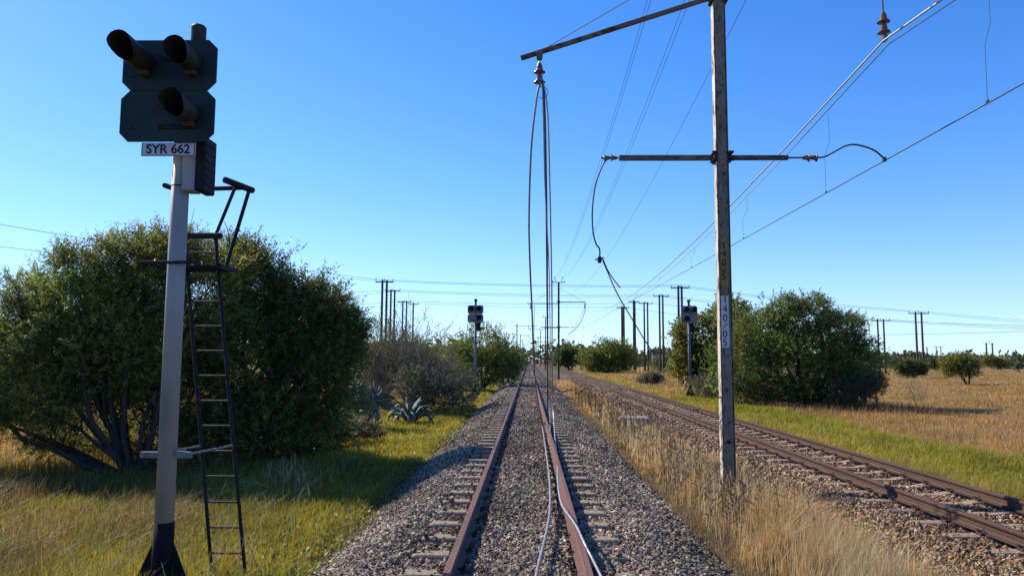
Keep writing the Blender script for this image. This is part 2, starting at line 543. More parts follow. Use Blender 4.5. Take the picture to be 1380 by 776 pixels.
# ------------------------------------------------------------------ rails
def rail_profile():
    h = [(.0625, -.140), (.0625, -.130), (.014, -.118), (.008, -.108), (.008, -.045), (.030, -.036), (.0335, -.030), (.0335, -.007), (.027, 0)]
    return h + [(-a, b) for a, b in reversed(h)]
def make_rail(x, mat, label, group):
    b_ = MB()
    pr = rail_profile()
    n = len(pr)
    ysr = [-5, 6, 12, 20, 40, 90, 200, 560]
    vs = [(px, yy, pz) for yy in ysr for px, pz in pr]
    fs = []
    for j in range(len(ysr) - 1):
        for i in range(n):
            i2 = (i + 1) % n
            fs.append((j * n + i, (j + 1) * n + i, (j + 1) * n + i2, j * n + i2))
    b_.add(vs, fs)
    o = b_.build('steel_rail', mat)
    o.location = (x, 0, 0)
    return tag(o, label, 'rail', group)
make_rail(XC1 - HG, M_rail, 'left rail of the middle track, rusty red brown, casting a dark shadow on the ballast', None)
make_rail(XC1 + HG, M_rail, 'right rail of the middle track, rusty red brown, with a silver cable lying over it', None)
make_rail(XC2 - HG, M_rail2, 'near rail of the right hand track, dull brown, just behind the tall mast', None)
make_rail(XC2 + HG, M_rail2, 'far rail of the right hand track, dull brown, beside the green grass strip', None)

for o_ in [q for q in COL.objects if q.get('category') == 'rail']:
    yj = 20.8 if o_.location.x < 2 else 27.0
    for sx in (-1, 1):
        b_ = MB(); b_.cbox((sx * .026, yj, -.078), (.022, .6, .07), .006)
        for k in range(4): b_.lathe((sx * .037, yj - .21 + .14 * k, -.078), (sx, 0, 0), [(0, .018), (.02, .016)], 6)
        b_.build('fishplate', M_rail2, o_)

# ------------------------------------------------------------------ sleepers
def sleeper_mesh():
    secs = [(-1.02, .0), (-.98, .0), (-.45, -.0), (-.3, -.03), (.3, -.03), (.45, 0), (.98, 0), (1.02, 0)]
    vs = []
    for xx, dz in secs:
        e = .012 if abs(xx) > 1 else 0
        top = dz - e
        vs += [(xx, -.125, -.21), (xx, -.092, top - .012), (xx, -.08, top), (xx, .08, top), (xx, .092, top - .012), (xx, .125, -.21)]
    fs = []
    for i in range(len(secs) - 1):
        for k in range(6):
            k2 = (k + 1) % 6
            fs.append((i * 6 + k, i * 6 + k2, (i + 1) * 6 + k2, (i + 1) * 6 + k))
    fs.append(tuple(range(5, -1, -1))); fs.append(tuple((len(secs) - 1) * 6 + k for k in range(6)))
    return MB().add(vs, fs).mesh('concrete_sleeper')
def clip_mesh(sx):
    b_ = MB()
    b_.cbox((sx * .085, 0, .014), (.045, .1, .028), .006)
    b_.tube(catmull([(sx * .062, -.05, .02), (sx * .062, -.02, .055), (sx * .09, 0, .04), (sx * .115, .02, .055), (sx * .1, .055, .05), (sx * .058, .045, .03)], 3), .0085, 6)
    return b_.mesh('rail_clip')
def sleepers(xc, y0, n, mat, label, group, nclip, zc=0):
    base = sleeper_mesh(); base.materials.append(mat)
    cl, cr = clip_mesh(-1), clip_mesh(1)
    cl.materials.append(M_clip); cr.materials.append(M_clip)
    for i in range(n):
        o = bpy.data.objects.new('concrete_sleeper', base)
        COL.objects.link(o)
        o.location = (xc + random.uniform(-.015, .015), y0 + SP * i + random.uniform(-.012, .012), -.153)
        o.rotation_euler = (0, 0, random.uniform(-.008, .008))
        tag(o, label, 'sleeper', group)
        if i < nclip:
            for s in (-HG, HG):
                for me in (cl, cr):
                    c = bpy.data.objects.new('rail_clip', me)
                    COL.objects.link(c); c.parent = o; c.location = (s, 0, zc)
def far_sleepers(xc, y0, i0, i1, mat, label):
    b_ = MB()
    for i in range(i0, i1): b_.box((xc, y0 + SP * i, -.18), (2.04, .2, .05))
    tag(b_.build('distant_sleepers', mat), label, kind='stuff')
sleepers(XC1, 5.3, 150, M_conc, 'grey concrete sleeper half buried in stone under the middle track', 'sleepers of the middle track', 34, -.014)
far_sleepers(XC1, 5.3, 150, 600, M_conc, 'concrete sleepers of the middle track far ahead')
sleepers(XC2, 5.6, 140, M_conc2, 'pinkish stained concrete sleeper across the right hand track', 'sleepers of the right hand track', 60)
far_sleepers(XC2, 5.6, 140, 600, M_conc2, 'concrete sleepers of the right hand track far ahead')

# dark bar lying across the middle track
b_ = MB(); b_.cbox((XC1 + .05, 0, 0), (2.5, .2, .05), .01)
o = b_.build('dark_flat_bar', M_steel_dark); o.location = (0, 55, -.115)
tag(o, 'dark flat bar laid across the middle track far ahead', 'cable duct')

# ------------------------------------------------------------------ insulators
def insulator(b_, p, d, scale=1.0):
    """two stacked bells; d points from the support to the load"""
    prof = [(0, .012), (.03, .02), (.05, .035), (.09, .05), (.13, .055), (.17, .062), (.185, .095), (.2, .1), (.205, .06), (.22, .03),
            (.235, .035), (.26, .05), (.31, .055), (.345, .062), (.36, .095), (.375, .1), (.38, .06), (.4, .03), (.43, .022), (.46, .02)]
    b_.lathe(p, d, [(t * scale, r * scale) for t, r in prof], 16, False)

# ------------------------------------------------------------------ overhead line masts
def text_mesh(s, size, bold=0.0):
    cu = bpy.data.curves.new('t', 'FONT')
    cu.body = s; cu.size = size; cu.align_x = 'CENTER'; cu.align_y = 'CENTER'; cu.extrude = .0012; cu.offset = bold
    ob = bpy.data.objects.new('t', cu)
    COL.objects.link(ob)
    dg = bpy.context.evaluated_depsgraph_get()
    me = bpy.data.meshes.new_from_object(ob.evaluated_get(dg))
    COL.objects.unlink(ob); bpy.data.objects.remove(ob)
    return me
FACE = Matrix.Rotation(pi / 2, 4, 'X')        # text faces -Y
MH = 9.9                                     # mast height above its foot
def mast_parts(root, near):
    mt = M_mast if near else M_mast_far
    w0, w1, d = .178, .17, .15
    b_ = MB()
    def wat(z): return w0 + (w1 - w0) * (z / MH)
    # channel: recessed front web between two flanges
    for side in (-1,):
        pass
    secs = [0, 1.2, 2.5, 4, 5.5, 7, 8.5, MH]
    vs = []
    for z in secs:
        w = wat(z) / 2
        vs += [(-w + .018, -d / 2 + .0, z), (w - .018, -d / 2 + .0, z), (w, -d / 2 + .016, z), (w, d / 2, z), (-w, d / 2, z), (-w, -d / 2 + .016, z)]
    fs = []
    for i in range(len(secs) - 1):
        for k in range(6):
            k2 = (k + 1) % 6
            fs.append((i * 6 + k, i * 6 + k2, (i + 1) * 6 + k2, (i + 1) * 6 + k))
    fs.append(tuple((len(secs) - 1) * 6 + k for k in range(6)))
    b_.add(vs, fs)
    b_.build('post', mt, root)
    # edge flange plates; the near mast's left one is coloured as if sunlit
    for sx, mm in ((-1, M_mastedge_sun if near else mt), (1, mt)):
        b_ = MB()
        vs = []
        for z in (0, MH):
            w = wat(z) / 2
            x0, x1 = sx * (w + .001), sx * (w + .01)
            vs += [(x0, -d / 2 - .006, z), (x1, -d / 2 - .006, z), (x1, d / 2 + .006, z), (x0, d / 2 + .006, z)]
        if sx < 0: fs = [(1, 0, 4, 5), (2, 1, 5, 6), (3, 2, 6, 7), (0, 3, 7, 4), (4, 7, 6, 5)]
        else: fs = [(0, 1, 5, 4), (1, 2, 6, 5), (2, 3, 7, 6), (3, 0, 4, 7), (4, 5, 6, 7)]
        b_.add(vs, fs)
        b_.build('flange', mm, root)
    zf = root.location.z
    xm = root.location.x
    # lower registration arm
    zl = 4.86 - zf
    b_ = MB()
    b_.cbox((-(xm - 1.42) / 2 - .06, 0, zl), ((xm - 1.42) - .12, .06, .085), .008)
    b_.cbox(((4.08 - xm) / 2 + .07, 0, zl), ((4.08 - xm) - .14, .06, .075), .008)
    b_.build('registration_arm', M_arm if near else mt, root)
    for sx in (-1, 1):
        b_ = MB()
        b_.cbox((sx * .113, -.02, zl), (.045, .22, .17), .01)
        for dz in (-.085, .085):
            b_.tube([(sx * .09, -.12, zl + dz * .8), (sx * .17, -.12, zl + dz * .8)], .014, 6)
            b_.tube([(sx * .15, -.15, zl + dz * .6), (sx * .15, .1, zl + dz * .6)], .012, 6)
        b_.build('arm_clamp', M_steel_dark, root)
    i1 = MB(); insulator(i1, (-(xm - 1.42) - .0, 0, zl), (-1, 0, 0), .62); i1.build('insulator', M_insul, root)
    i2 = MB()
    i2.tube([(4.06 - xm, 0, zl), (4.30 - xm, 0, zl)], .015, 6)
    insulator(i2, (4.27 - xm, 0, zl), (1, 0, 0), .68); i2.build('insulator', M_insul, root)
    b_ = MB()
    xr = 4.57 - xm
    b_.tube(catmull([(xr, 0, zl), (xr + .12, 0, zl + .03), (xr + .42, 0, zl + .19), (xr + .62, 0, zl + .2), (xr + .85, 0, zl + .12), (xr + .97, 0, zl + .02), (5.58 - xm, 0, zl - .01)], 5), .014, 6)
    b_.cbox((5.58 - xm, 0, zl - .03), (.05, .06, .07), .01)
    b_.build('steady_arm', M_wire, root)
    # upper cantilever
    zu = (7.6 if near else 7.42) - zf
    b_ = MB()
    if near: b_.tube([(-.1, 0, 7.5 - zf), (-(xm + .14), 0, 6.5 - zf)], .043, 12)
    else: b_.tube([(-.12, 0, zu - .15), (-(xm + .2), 0, zu - .15)], .04, 8)
    b_.build('cantilever_arm', M_arm if near else mt, root)
    b_ = MB(); b_.tube([(.14, 0, zu), (5.75 - xm, 0, zu)], .043, 12); b_.build('cantilever_arm', M_arm if near else mt, root)
    for sx in (-1, 1):
        b_ = MB(); b_.cbox((sx * .115, -.02, zu - (.1 if near else 0)), (.05, .22, .22), .01)
        b_.build('arm_clamp', M_steel_dark, root)
    b_ = MB()
    if near: b_.tube([(-.12, 0, MH - 1.15), (-(xm - .18), 0, 6.62 - zf)], .008, 6)
    else: b_.tube([(-.12, 0, MH - .6), (-(xm - .1), 0, zu - .12)], .012, 5)
    b_.tube([(.12, 0, MH - .6), (5.6 - xm, 0, zu + .03)], .012, 5)
    b_.build('stay_wire', M_wire_pale if near else M_wire, root)
    # hanging insulators
    zi = (6.55 if near else 7.2) - zf
    b_ = MB()
    b_.cbox((-(xm - .16), 0, zi + .0), (.1, .12, .14), .015)
    b_.tube([(-(xm - .16), 0, zi - .03), (-(xm - .16), 0, zi - .15)], .014, 6)
    insulator(b_, (-(xm - .16), 0, zi - .1), (0, 0, -1), .95)
    if near: b_.tube([Vector((-(xm - .16) + .05 + .085 * cos(a), 0, zi - .62 + .1 * sin(a))) for a in np.linspace(pi * .9, -pi * .75, 14)], .006, 5)
    b_.build('insulator', M_insul, root)
    b_ = MB()
    zi = 7.42 - zf
    b_.tube([(5.66 - xm, 0, zu), (5.66 - xm, 0, zi - .18)], .014, 6)
    insulator(b_, (5.66 - xm, 0, zi - .15), (0, 0, -1), 1.0)
    b_.cbox((5.66 - xm, 0, zi - .62), (.07, .12, .1), .012)
    b_.build('insulator', M_insul, root)
    # top crossarm with two horns
    b_ = MB()
    b_.cbox((0, 0, MH + .03), (1.35, .08, .07), .01)
    for sx in (-1, 1):
        b_.tube([(sx * .3, 0, MH + .06), (sx * .34, 0, MH + .3), (sx * .42, 0, MH + .6)], .03, 6)
        b_.tube([(sx * .62, 0, MH + .05), (sx * .62, 0, MH + .2)], .035, 6)
    b_.build('top_crossarm', mt, root)

near_mast = empty('overhead_line_mast', (3.03, 11.55, -.5), 'tall weathered grey steel mast marked 140/05 standing in dry grass between the tracks', 'mast', 'overhead line masts')
mast_parts(near_mast, True)
# yellow stencilled band and number plate
def face_text(s, size, loc, parent, name, bold=.0, rotz=0):
    me = text_mesh(s, size, bold)
    me.transform(FACE @ Matrix.Rotation(rotz, 4, 'Z'))
    o = link_mesh(name, me, M_ink, parent); o.location = loc
    return o
def zpix(py, Y=11.45, px=976):
    return at(px, py, Y).z
def mast_local(px, py):
    p = at(px, py, 11.45); return p - near_mast.location
y_front = -.15 / 2
b_ = MB(); p0, p1 = mast_local(977, 387), mast_local(976.3, 319)
b_.box(((p0.x + p1.x) / 2, y_front - .0015, (p0.z + p1.z) / 2), (.12, .003, p1.z - p0.z))
yb = b_.build('painted_band', M_yellow, near_mast)
for ch, py in (('1', 331), ('4', 342), ('0', 354), ('-', 364), ('5', 373)):
    p = mast_local(976.5, py); face_text(ch, .14 if ch != '-' else .24, (p.x - .005, y_front - .0045, p.z), yb, 'stencil_digit')
p0, p1 = mast_local(978, 468), mast_local(977.3, 398)
b_ = MB(); b_.cbox(((p0.x + p1.x) / 2, y_front - .006, (p0.z + p1.z) / 2), (.118, .008, p1.z - p0.z), .002)
npl = b_.build('number_plate', M_label, near_mast)
for ch, py, rz in (('1', 404, 0), ('4', 416.5, 0), ('0', 428.5, 0), ('/', 440, -.35), ('0', 450.5, 0), ('5', 461.5, 0)):
    p = mast_local(977.5, py); face_text(ch, .15, (p.x, y_front - .0125, p.z), npl, 'plate_digit', .0, rz)
# bolt and pale band near the foot
b_ = MB(); b_.lathe((0.0, y_front + .01, .95), (0, -1, 0), [(0, .03), (.03, .03), (.032, .02), (.05, .02)], 8); b_.build('bolt', M_steel_dark, near_mast)

far0 = empty('overhead_line_mast', (3.02, 75.3, -.5), 'second steel mast along the tracks, dark and slim, its arms spread wide over both tracks', 'mast', 'overhead line masts')
mast_parts(far0, False)
for i in range(2, 9):
    c = copy_tree(far0)
    c.location = (3.02 + (i - 1) * .1, 11.3 + 64 * i, -.5)
    c['label'] = ['', '', 'third steel mast along the tracks, thin and dark just left of the second', 'fourth steel mast in the receding row between the tracks'][i] if i < 4 else 'tiny far steel mast where the row of masts meets the horizon'
# row of masts left of the track, far ahead
lm = empty('track_side_mast', (-2.4, 150, -.6), 'slim distant mast on the left side of the track', 'mast', 'far masts left of the track')
b_ = MB(); b_.box((0, 0, 4.6), (.24, .2, 9.2), taper=.8); b_.build('post', M_mast_far, lm)
b_ = MB(); b_.box((1.7, 0, 8.9), (4.6, .1, .1)); b_.build('cantilever_arm', M_mast_far, lm)
b_ = MB(); b_.tube([(2.3, 0, 8.9), (2.3, 0, 8.2)], .05, 6); b_.build('insulator', M_insul, lm)
for i in range(1, 6):
    c = copy_tree(lm); c.location = (-2.4, 150 + 62 * i, -.6)

# ------------------------------------------------------------------ overhead wires of the right hand track
ohl = empty('overhead_line', (5.6, 11.5, 4.82), 'overhead line of two bright carrying wires and a contact wire above the right track', 'overhead line')
def rel(o, pts): return [Vector(p) - o.location for p in pts]
zc_s, zc_m = 6.74, 5.15
spans = [(-52.5, 11.5), (11.5, 75.3), (75.3, 139.3), (139.3, 203.3), (203.3, 267.3)]
cat1, cat2, con = [], [], []
def zcat(y, off=0):
    for a, b2 in spans:
        if a <= y <= b2:
            t = (y - a) / (b2 - a)
            return zc_s - (zc_s - zc_m) * 4 * t * (1 - t) - off
    return zc_s
for a, b2 in spans:
    for i in range(14):
        yy = a + (b2 - a) * i / 14
        cat1.append((5.62, yy, zcat(yy)))
        cat2.append((5.70, yy, zcat(yy) - .06 - .14 * 4 * (i / 14) * (1 - i / 14)))
b_ = MB(); b_.tube(rel(ohl, cat1), .0165, 6); b_.build('carrying_wire', M_wire_pale, ohl)
b_ = MB(); b_.tube(rel(ohl, cat2), .009, 6); b_.build('carrying_wire', M_wire_pale, ohl)
con = [(5.6, -60, 4.83), (5.6, 11.5, 4.82), (5.55, 75.3, 4.85), (5.5, 139, 4.85), (5.5, 267, 4.85)]
b_ = MB(); b_.tube(rel(ohl, con), .0085, 6); b_.build('contact_wire', M_wire, ohl)
for yy, bend in ((9.6, .01), (13.9, .02), (19.3, .04), (25.5, .05), (32, .03), (39, .02), (46, .02), (54, .02), (62, .02), (69, .02)):
    zt = zcat(yy) - .15
    if yy < 9.7: yy = 8.95
    b_ = MB()
    b_.tube(rel(ohl, [(5.69, yy, zt), (5.68 + bend, yy, (zt + 4.9) / 2 + .2), (5.62 - bend, yy, (zt + 4.9) / 2 - .1), (5.6, yy, 4.83)]), .0035, 5)
    b_.cbox(Vector((5.6, yy, 4.845)) - ohl.location, (.025, .05, .035), .004)
    b_.build('dropper', M_wire, ohl)

# feeder wires from mast top to mast top
for i, (xa, xb, za, zb, lab) in enumerate(((2.60, 2.52, 9.95, 9.95, 'first thin feeder wire from the left, running from the mast tops into the distance'),
                                (2.66, 2.60, 9.9, 9.9, 'second thin feeder wire from the left, close beside the first'),
                                (3.42, 3.42, 9.95, 9.95, 'third thin feeder wire from the left, running past the left side of the near mast'),
                                (3.50, 3.50, 9.9, 9.9, 'fourth thin feeder wire from the left, paired with the third'),
                                (4.35, 4.5, 9.2, 8.6, 'rightmost single faint feeder wire passing closest to the near mast'))):
    pts = sagline((xa, -52, za), (xa, 11.4, za), 1.5, 10)[:-1] + sagline((xa, 11.4, za), (xb, 75.3, zb), 1.5, 20)[:-1] + sagline((xb, 75.3, zb), (xb + .1, 139, zb), 1.5, 10)
    o = MB().tube(pts, .0055, 5).build('feeder_wire', M_wire)
    tag(o, lab, 'wire', 'feeder wires between the mast tops')

# ------------------------------------------------------------------ broken cables hanging from the near mast's arm
def cable(name, pix, r, mat, label, seg=8, grp='broken cables hanging from the mast arm'):
    pts = [at(*p) for p in pix]
    o = MB().tube(catmull(pts, 7), r, seg).build(name, mat)
    tag(o, label, 'cable', grp)
    return o
cable('hanging_cable', [(729, 106, 11.5), (723, 135, 11.5), (716, 200, 11.7), (713, 290, 12.4), (714, 350, 13), (717, 420, 14.3), (719, 480, 15.8), (722, 520, 17), (727, 552, 18), (731.5, 578, 18.6),
                        (735.5, 605, 14.8), (740, 640, 11.4), (741.5, 665, 9.85), (741, 690, 8.65), (737, 715, 7.72), (731, 740, 6.98), (725, 765, 6.38), (720, 790, 5.88)], .0165, M_cable,
      'grey broken cable bowing left from the arm, lying on stones inside the right rail')
cable('hanging_cable', [(731, 108, 11.5), (734, 150, 11.5), (736, 250, 11.9), (737, 330, 12.7), (737.5, 400, 14), (738, 460, 16.5), (738, 510, 19.5), (738, 560, 23.2)], .018, M_wire,
      'darkest thick cable strand hanging nearly straight down beside the right rail')
cable('hanging_cable', [(731.5, 108, 11.5), (738, 150, 11.5), (741, 250, 12), (743, 350, 13), (744, 420, 14.3), (744, 480, 16), (745, 540, 18), (748, 590, 16.5), (751, 622, 12.6), (751.5, 645, 10.75), (753.5, 665, 9.4), (758, 682, 8.45),
                        (769, 697, 7.75), (778, 711, 7.25), (787, 730, 6.8), (797, 750, 6.6), (812, 780, 6.02), (818, 792, 5.8)], .0125, M_silver,
      'bright silver cable from the arm, then snaking over the right rail')
cable('hanging_cable', [(730.5, 108, 11.5), (732, 150, 11.45), (734.5, 250, 11.8), (739.5, 350, 12.8), (741, 420, 14.2), (741.5, 480, 16), (741, 540, 18.5), (741.5, 585, 17.6)], .009, M_cable,
      'thinnest grey strand hanging among the cables under the arm')
# dropped contact wire below the left end of the lower arm
o = cable('broken_contact_wire', [(822, 211, 11.55), (813, 222, 11.55), (803, 248, 11.55), (798.5, 280, 11.55), (799, 310, 11.55), (803, 328, 11.5), (808, 336, 11.5), (808, 353, 11.5)], .013, M_wire,
      'curved rod hanging from the left end of the lower arm, clamp at its foot', 6, 'loose wires left of the near mast')
pc = at(808, 350, 11.5)
k_ = MB().cbox(pc, (.06, .07, .1), .012); k_.tube([pc + Vector((-.07, 0, .0)), pc + Vector((.07, 0, .03))], .012, 6); k_.build('wire_clamp', M_steel_dark, o)
cable('broken_contact_wire', [(811, 348, 11.5), (817, 362, 11.5), (832, 396, 11.7), (852, 430, 12.1), (872, 463, 12.6), (887, 482, 13)], .0095, M_wire, 'long stiff wire slanting down to the right from the clamp', 6, 'loose wires left of the near mast')
cable('broken_contact_wire', [(813, 350, 11.45), (819, 364, 11.45), (828, 378, 11.45), (836, 388, 11.45)], .009, M_wire, 'short cut wire stub beside the slanting wire', 6, 'loose wires left of the near mast')
# loose cables at the second mast
cable('hanging_cable', [(789, 408, 75), (788, 420, 75), (783, 433, 74), (776, 443, 73), (766, 450, 72)], .03, M_wire, 'dark loop of loose cable hanging off the right arm of the second mast', 5, 'loose cables at the second mast')
cable('hanging_cable', [(720, 411, 75), (719.5, 440, 76), (720, 470, 80), (721, 489, 90)], .03, M_wire, 'loose cable hanging from the left arm of the second mast', 5, 'loose cables at the second mast')

# ------------------------------------------------------------------ wooden pole lines
def hframe(pxl, pxr, ytop, Y, label, thick=.16, arm=True, foot=-.65):
    a = at(pxl, ytop, Y); c = at(pxr, ytop, Y + (.6 if pxl != pxr else 0))
    mid = (a + c) / 2
    root = empty('power_pole', (mid.x, Y, foot), label, 'power pole', 'wooden power line poles')
    H = a.z - foot
    for p in ((a, c) if pxl != pxr else (a,)):
        b_ = MB(); b_.tube([(p.x - mid.x, p.y - Y, 0), (p.x - mid.x, p.y - Y, H)], [thick * 1.15, thick * .85], 8)
        b_.build('pole', M_wood if (pxl + ytop) % 2 else M_greypole, root)
    if arm:
        w = (abs(c.x - a.x) + 1.8)
        b_ = MB(); b_.box((0, .2, H - .25), (w, .12, .14)); b_.build('crossarm', M_wood, root)
        for s in (-.48, 0, .48):
            b_ = MB(); insulator(b_, (s * w, .2, H - .2), (0, 0, 1), .8); b_.build('insulator', M_insul, root)
    return root
hframe(515.5, 521.5, 377, 92, 'tallest twin pole frame left of the track, behind the big dark tree')
hframe(527, 532, 390, 110, 'second twin pole frame from the left, rising behind the bare bush')
hframe(543, 548, 405, 128, 'third twin pole frame from the left, above the bare bush')
hframe(557, 557, 408, 130, 'short single pole just right of the third twin pole frame', .15)
hframe(914, 918.5, 385, 92, 'twin pole frame directly behind the right hand signal')
hframe(888.5, 893, 397, 118, 'twin pole frame left of the right hand signal, with the slanting wire ending in front')
hframe(868, 872.5, 407, 135, 'twin pole frame with thin arms, second from the right hand signal')
hframe(854.5, 854.5, 405, 136, 'single pale pole standing in the dry field between the round tree and the twin poles', .3)
hframe(838, 840.5, 413, 142, 'pole pair rising behind the round tree right of the tracks', .2)
hframe(1233.5, 1241.5, 420, 112, 'nearest leaning twin pole frame in the right field, left of the round bush')
hframe(1182.5, 1190.5, 430, 125, 'twin pole frame just right of the big tree clump in the right field')
hframe(1141.5, 1148.5, 429, 138, 'twin pole frame half hidden behind the big tree clump')
hframe(1261.5, 1267.5, 466.5, 330, 'tiny twin pole frame on the horizon above the round bush', .22)
hframe(1329, 1337, 462, 300, 'small dark portal frame on the horizon at far right', .3)
hframe(1249, 1249, 467, 300, 'tiny single pole on the horizon beside the leaning twin pole frame', .25, False)
hframe(483, 483, 465, 60, 'short pale post right of the big dark tree', .1, False)
# conductors
def conductor(pts, label, r=.018):
    q = []
    for i in range(len(pts) - 1):
        a, c = at(*pts[i]), at(*pts[i + 1])
        q += sagline(a, c, (c - a).length * .008, 12)[:-1]
    q.append(at(*pts[-1]))
    o = MB().tube(q, r, 4).build('power_line_wire', M_wire)
    tag(o, label, 'wire', 'power line conductors')
conductor([(-90, 287, 52), (517, 377, 92), (917, 384, 92), (1240, 419, 112), (1600, 446, 100)], 'highest power line wire crossing the whole view above the twin poles', .018)
conductor([(-90, 322, 55), (519, 378.5, 93), (918, 386, 93), (1240, 421, 113), (1600, 450, 101)], 'lower of the two power wires entering at the left edge above the big tree', .018)
conductor([(300, 400, 100), (529, 390.5, 110), (891, 397, 118), (1188, 430, 125), (1600, 448, 110)], 'third power line wire down, carried by the second twin poles', .022)
conductor([(300, 412, 100), (531, 392.5, 111), (893, 399.5, 119), (1190, 432, 126), (1600, 451, 110)], 'fourth power line wire down, close under the third', .02)
conductor([(300, 420, 110), (545, 405.5, 128), (870, 408, 135), (1147, 429.5, 138), (1600, 441, 110)], 'fifth power line wire down, just over the bare bush', .024)
conductor([(300, 425, 110), (557, 408.5, 130), (840, 413.5, 142), (1148, 451, 138), (1600, 436, 110)], 'lowest power line wire crossing in front of the second mast', .022)
# lattice tower
tw = empty('lattice_tower', at(858, 487, 600), 'tiny grey lattice tower on the horizon beside the pale single pole', 'tower')
tw.location.z = -1
b_ = MB()
for sx in (-1, 1):
    for sy in (-1, 1): b_.tube([(sx * 1.5, sy * 1.5, 0), (sx * .4, sy * .4, 13)], .16, 4)
for i in range(7):
    z0, z1 = i * 1.8, i * 1.8 + 1.8
    w0_, w1_ = 1.5 - 1.1 * z0 / 13, 1.5 - 1.1 * z1 / 13
    b_.tube([(-w0_, -w0_, z0), (w1_, -w1_, z1)], .09, 4); b_.tube([(w0_, -w0_, z0), (-w1_, -w1_, z1)], .09, 4)
b_.build('lattice_frame', M_greypole, tw)
# red and white barrier far behind the poles
br = empty('road_barrier', at(884, 489, 200), 'tiny red and white barrier behind the twin poles left of the right hand signal', 'barrier')
MB().box((-.9, 0, 1.3), (.25, .2, 2.6)).build('post', M_label, br)
MB().box((.7, 0, 1.7), (2.6, .1, .9)).build('board', simple('pink_board', (.5, .3, .27), .7), br)
MB().box((3.5, 0, .55), (6, .1, .18)).build('boom', M_label, br)

# ------------------------------------------------------------------ signals
def octa(cx, cz, w, h, c):
    x0, x1, z0, z1 = cx - w / 2, cx + w / 2, cz - h / 2, cz + h / 2
    return [(x0 + c, z0), (x1 - c, z0), (x1, z0 + c), (x1, z1 - c), (x1 - c, z1), (x0 + c, z1), (x0, z1 - c), (x0, z0 + c)]
def hood(b_, p, L, r0, r1, droop=.0, open_=True):
    """tapering visor with a scooped lower edge, pointing to -Y"""
    seg = 18; rings = 5
    vs = []
    for i in range(rings + 1):
        t = i / rings
        r = r0 + (r1 - r0) * t
        for k in range(seg + 1):
            a = -pi * .5 + 2 * pi * k / seg           # bottom first
            cut = 1 - .34 * max(0, -sin(a)) if open_ else 1
            vs.append(Vector((r * cos(a), -L * t * cut, r * sin(a) - droop * t)) + Vector(p))
    fs = []
    for i in range(rings):
        for k in range(seg):
            q = i * (seg + 1) + k
            fs.append((q, q + 1, q + seg + 2, q + seg + 1))
    b_.add(vs, fs, True)
    # thickness
    vs2 = [v * 1.0 + (Vector(p) - v).normalized() * .008 for v in vs]
    b_.add(vs2, [tuple(reversed(f)) for f in fs], True)
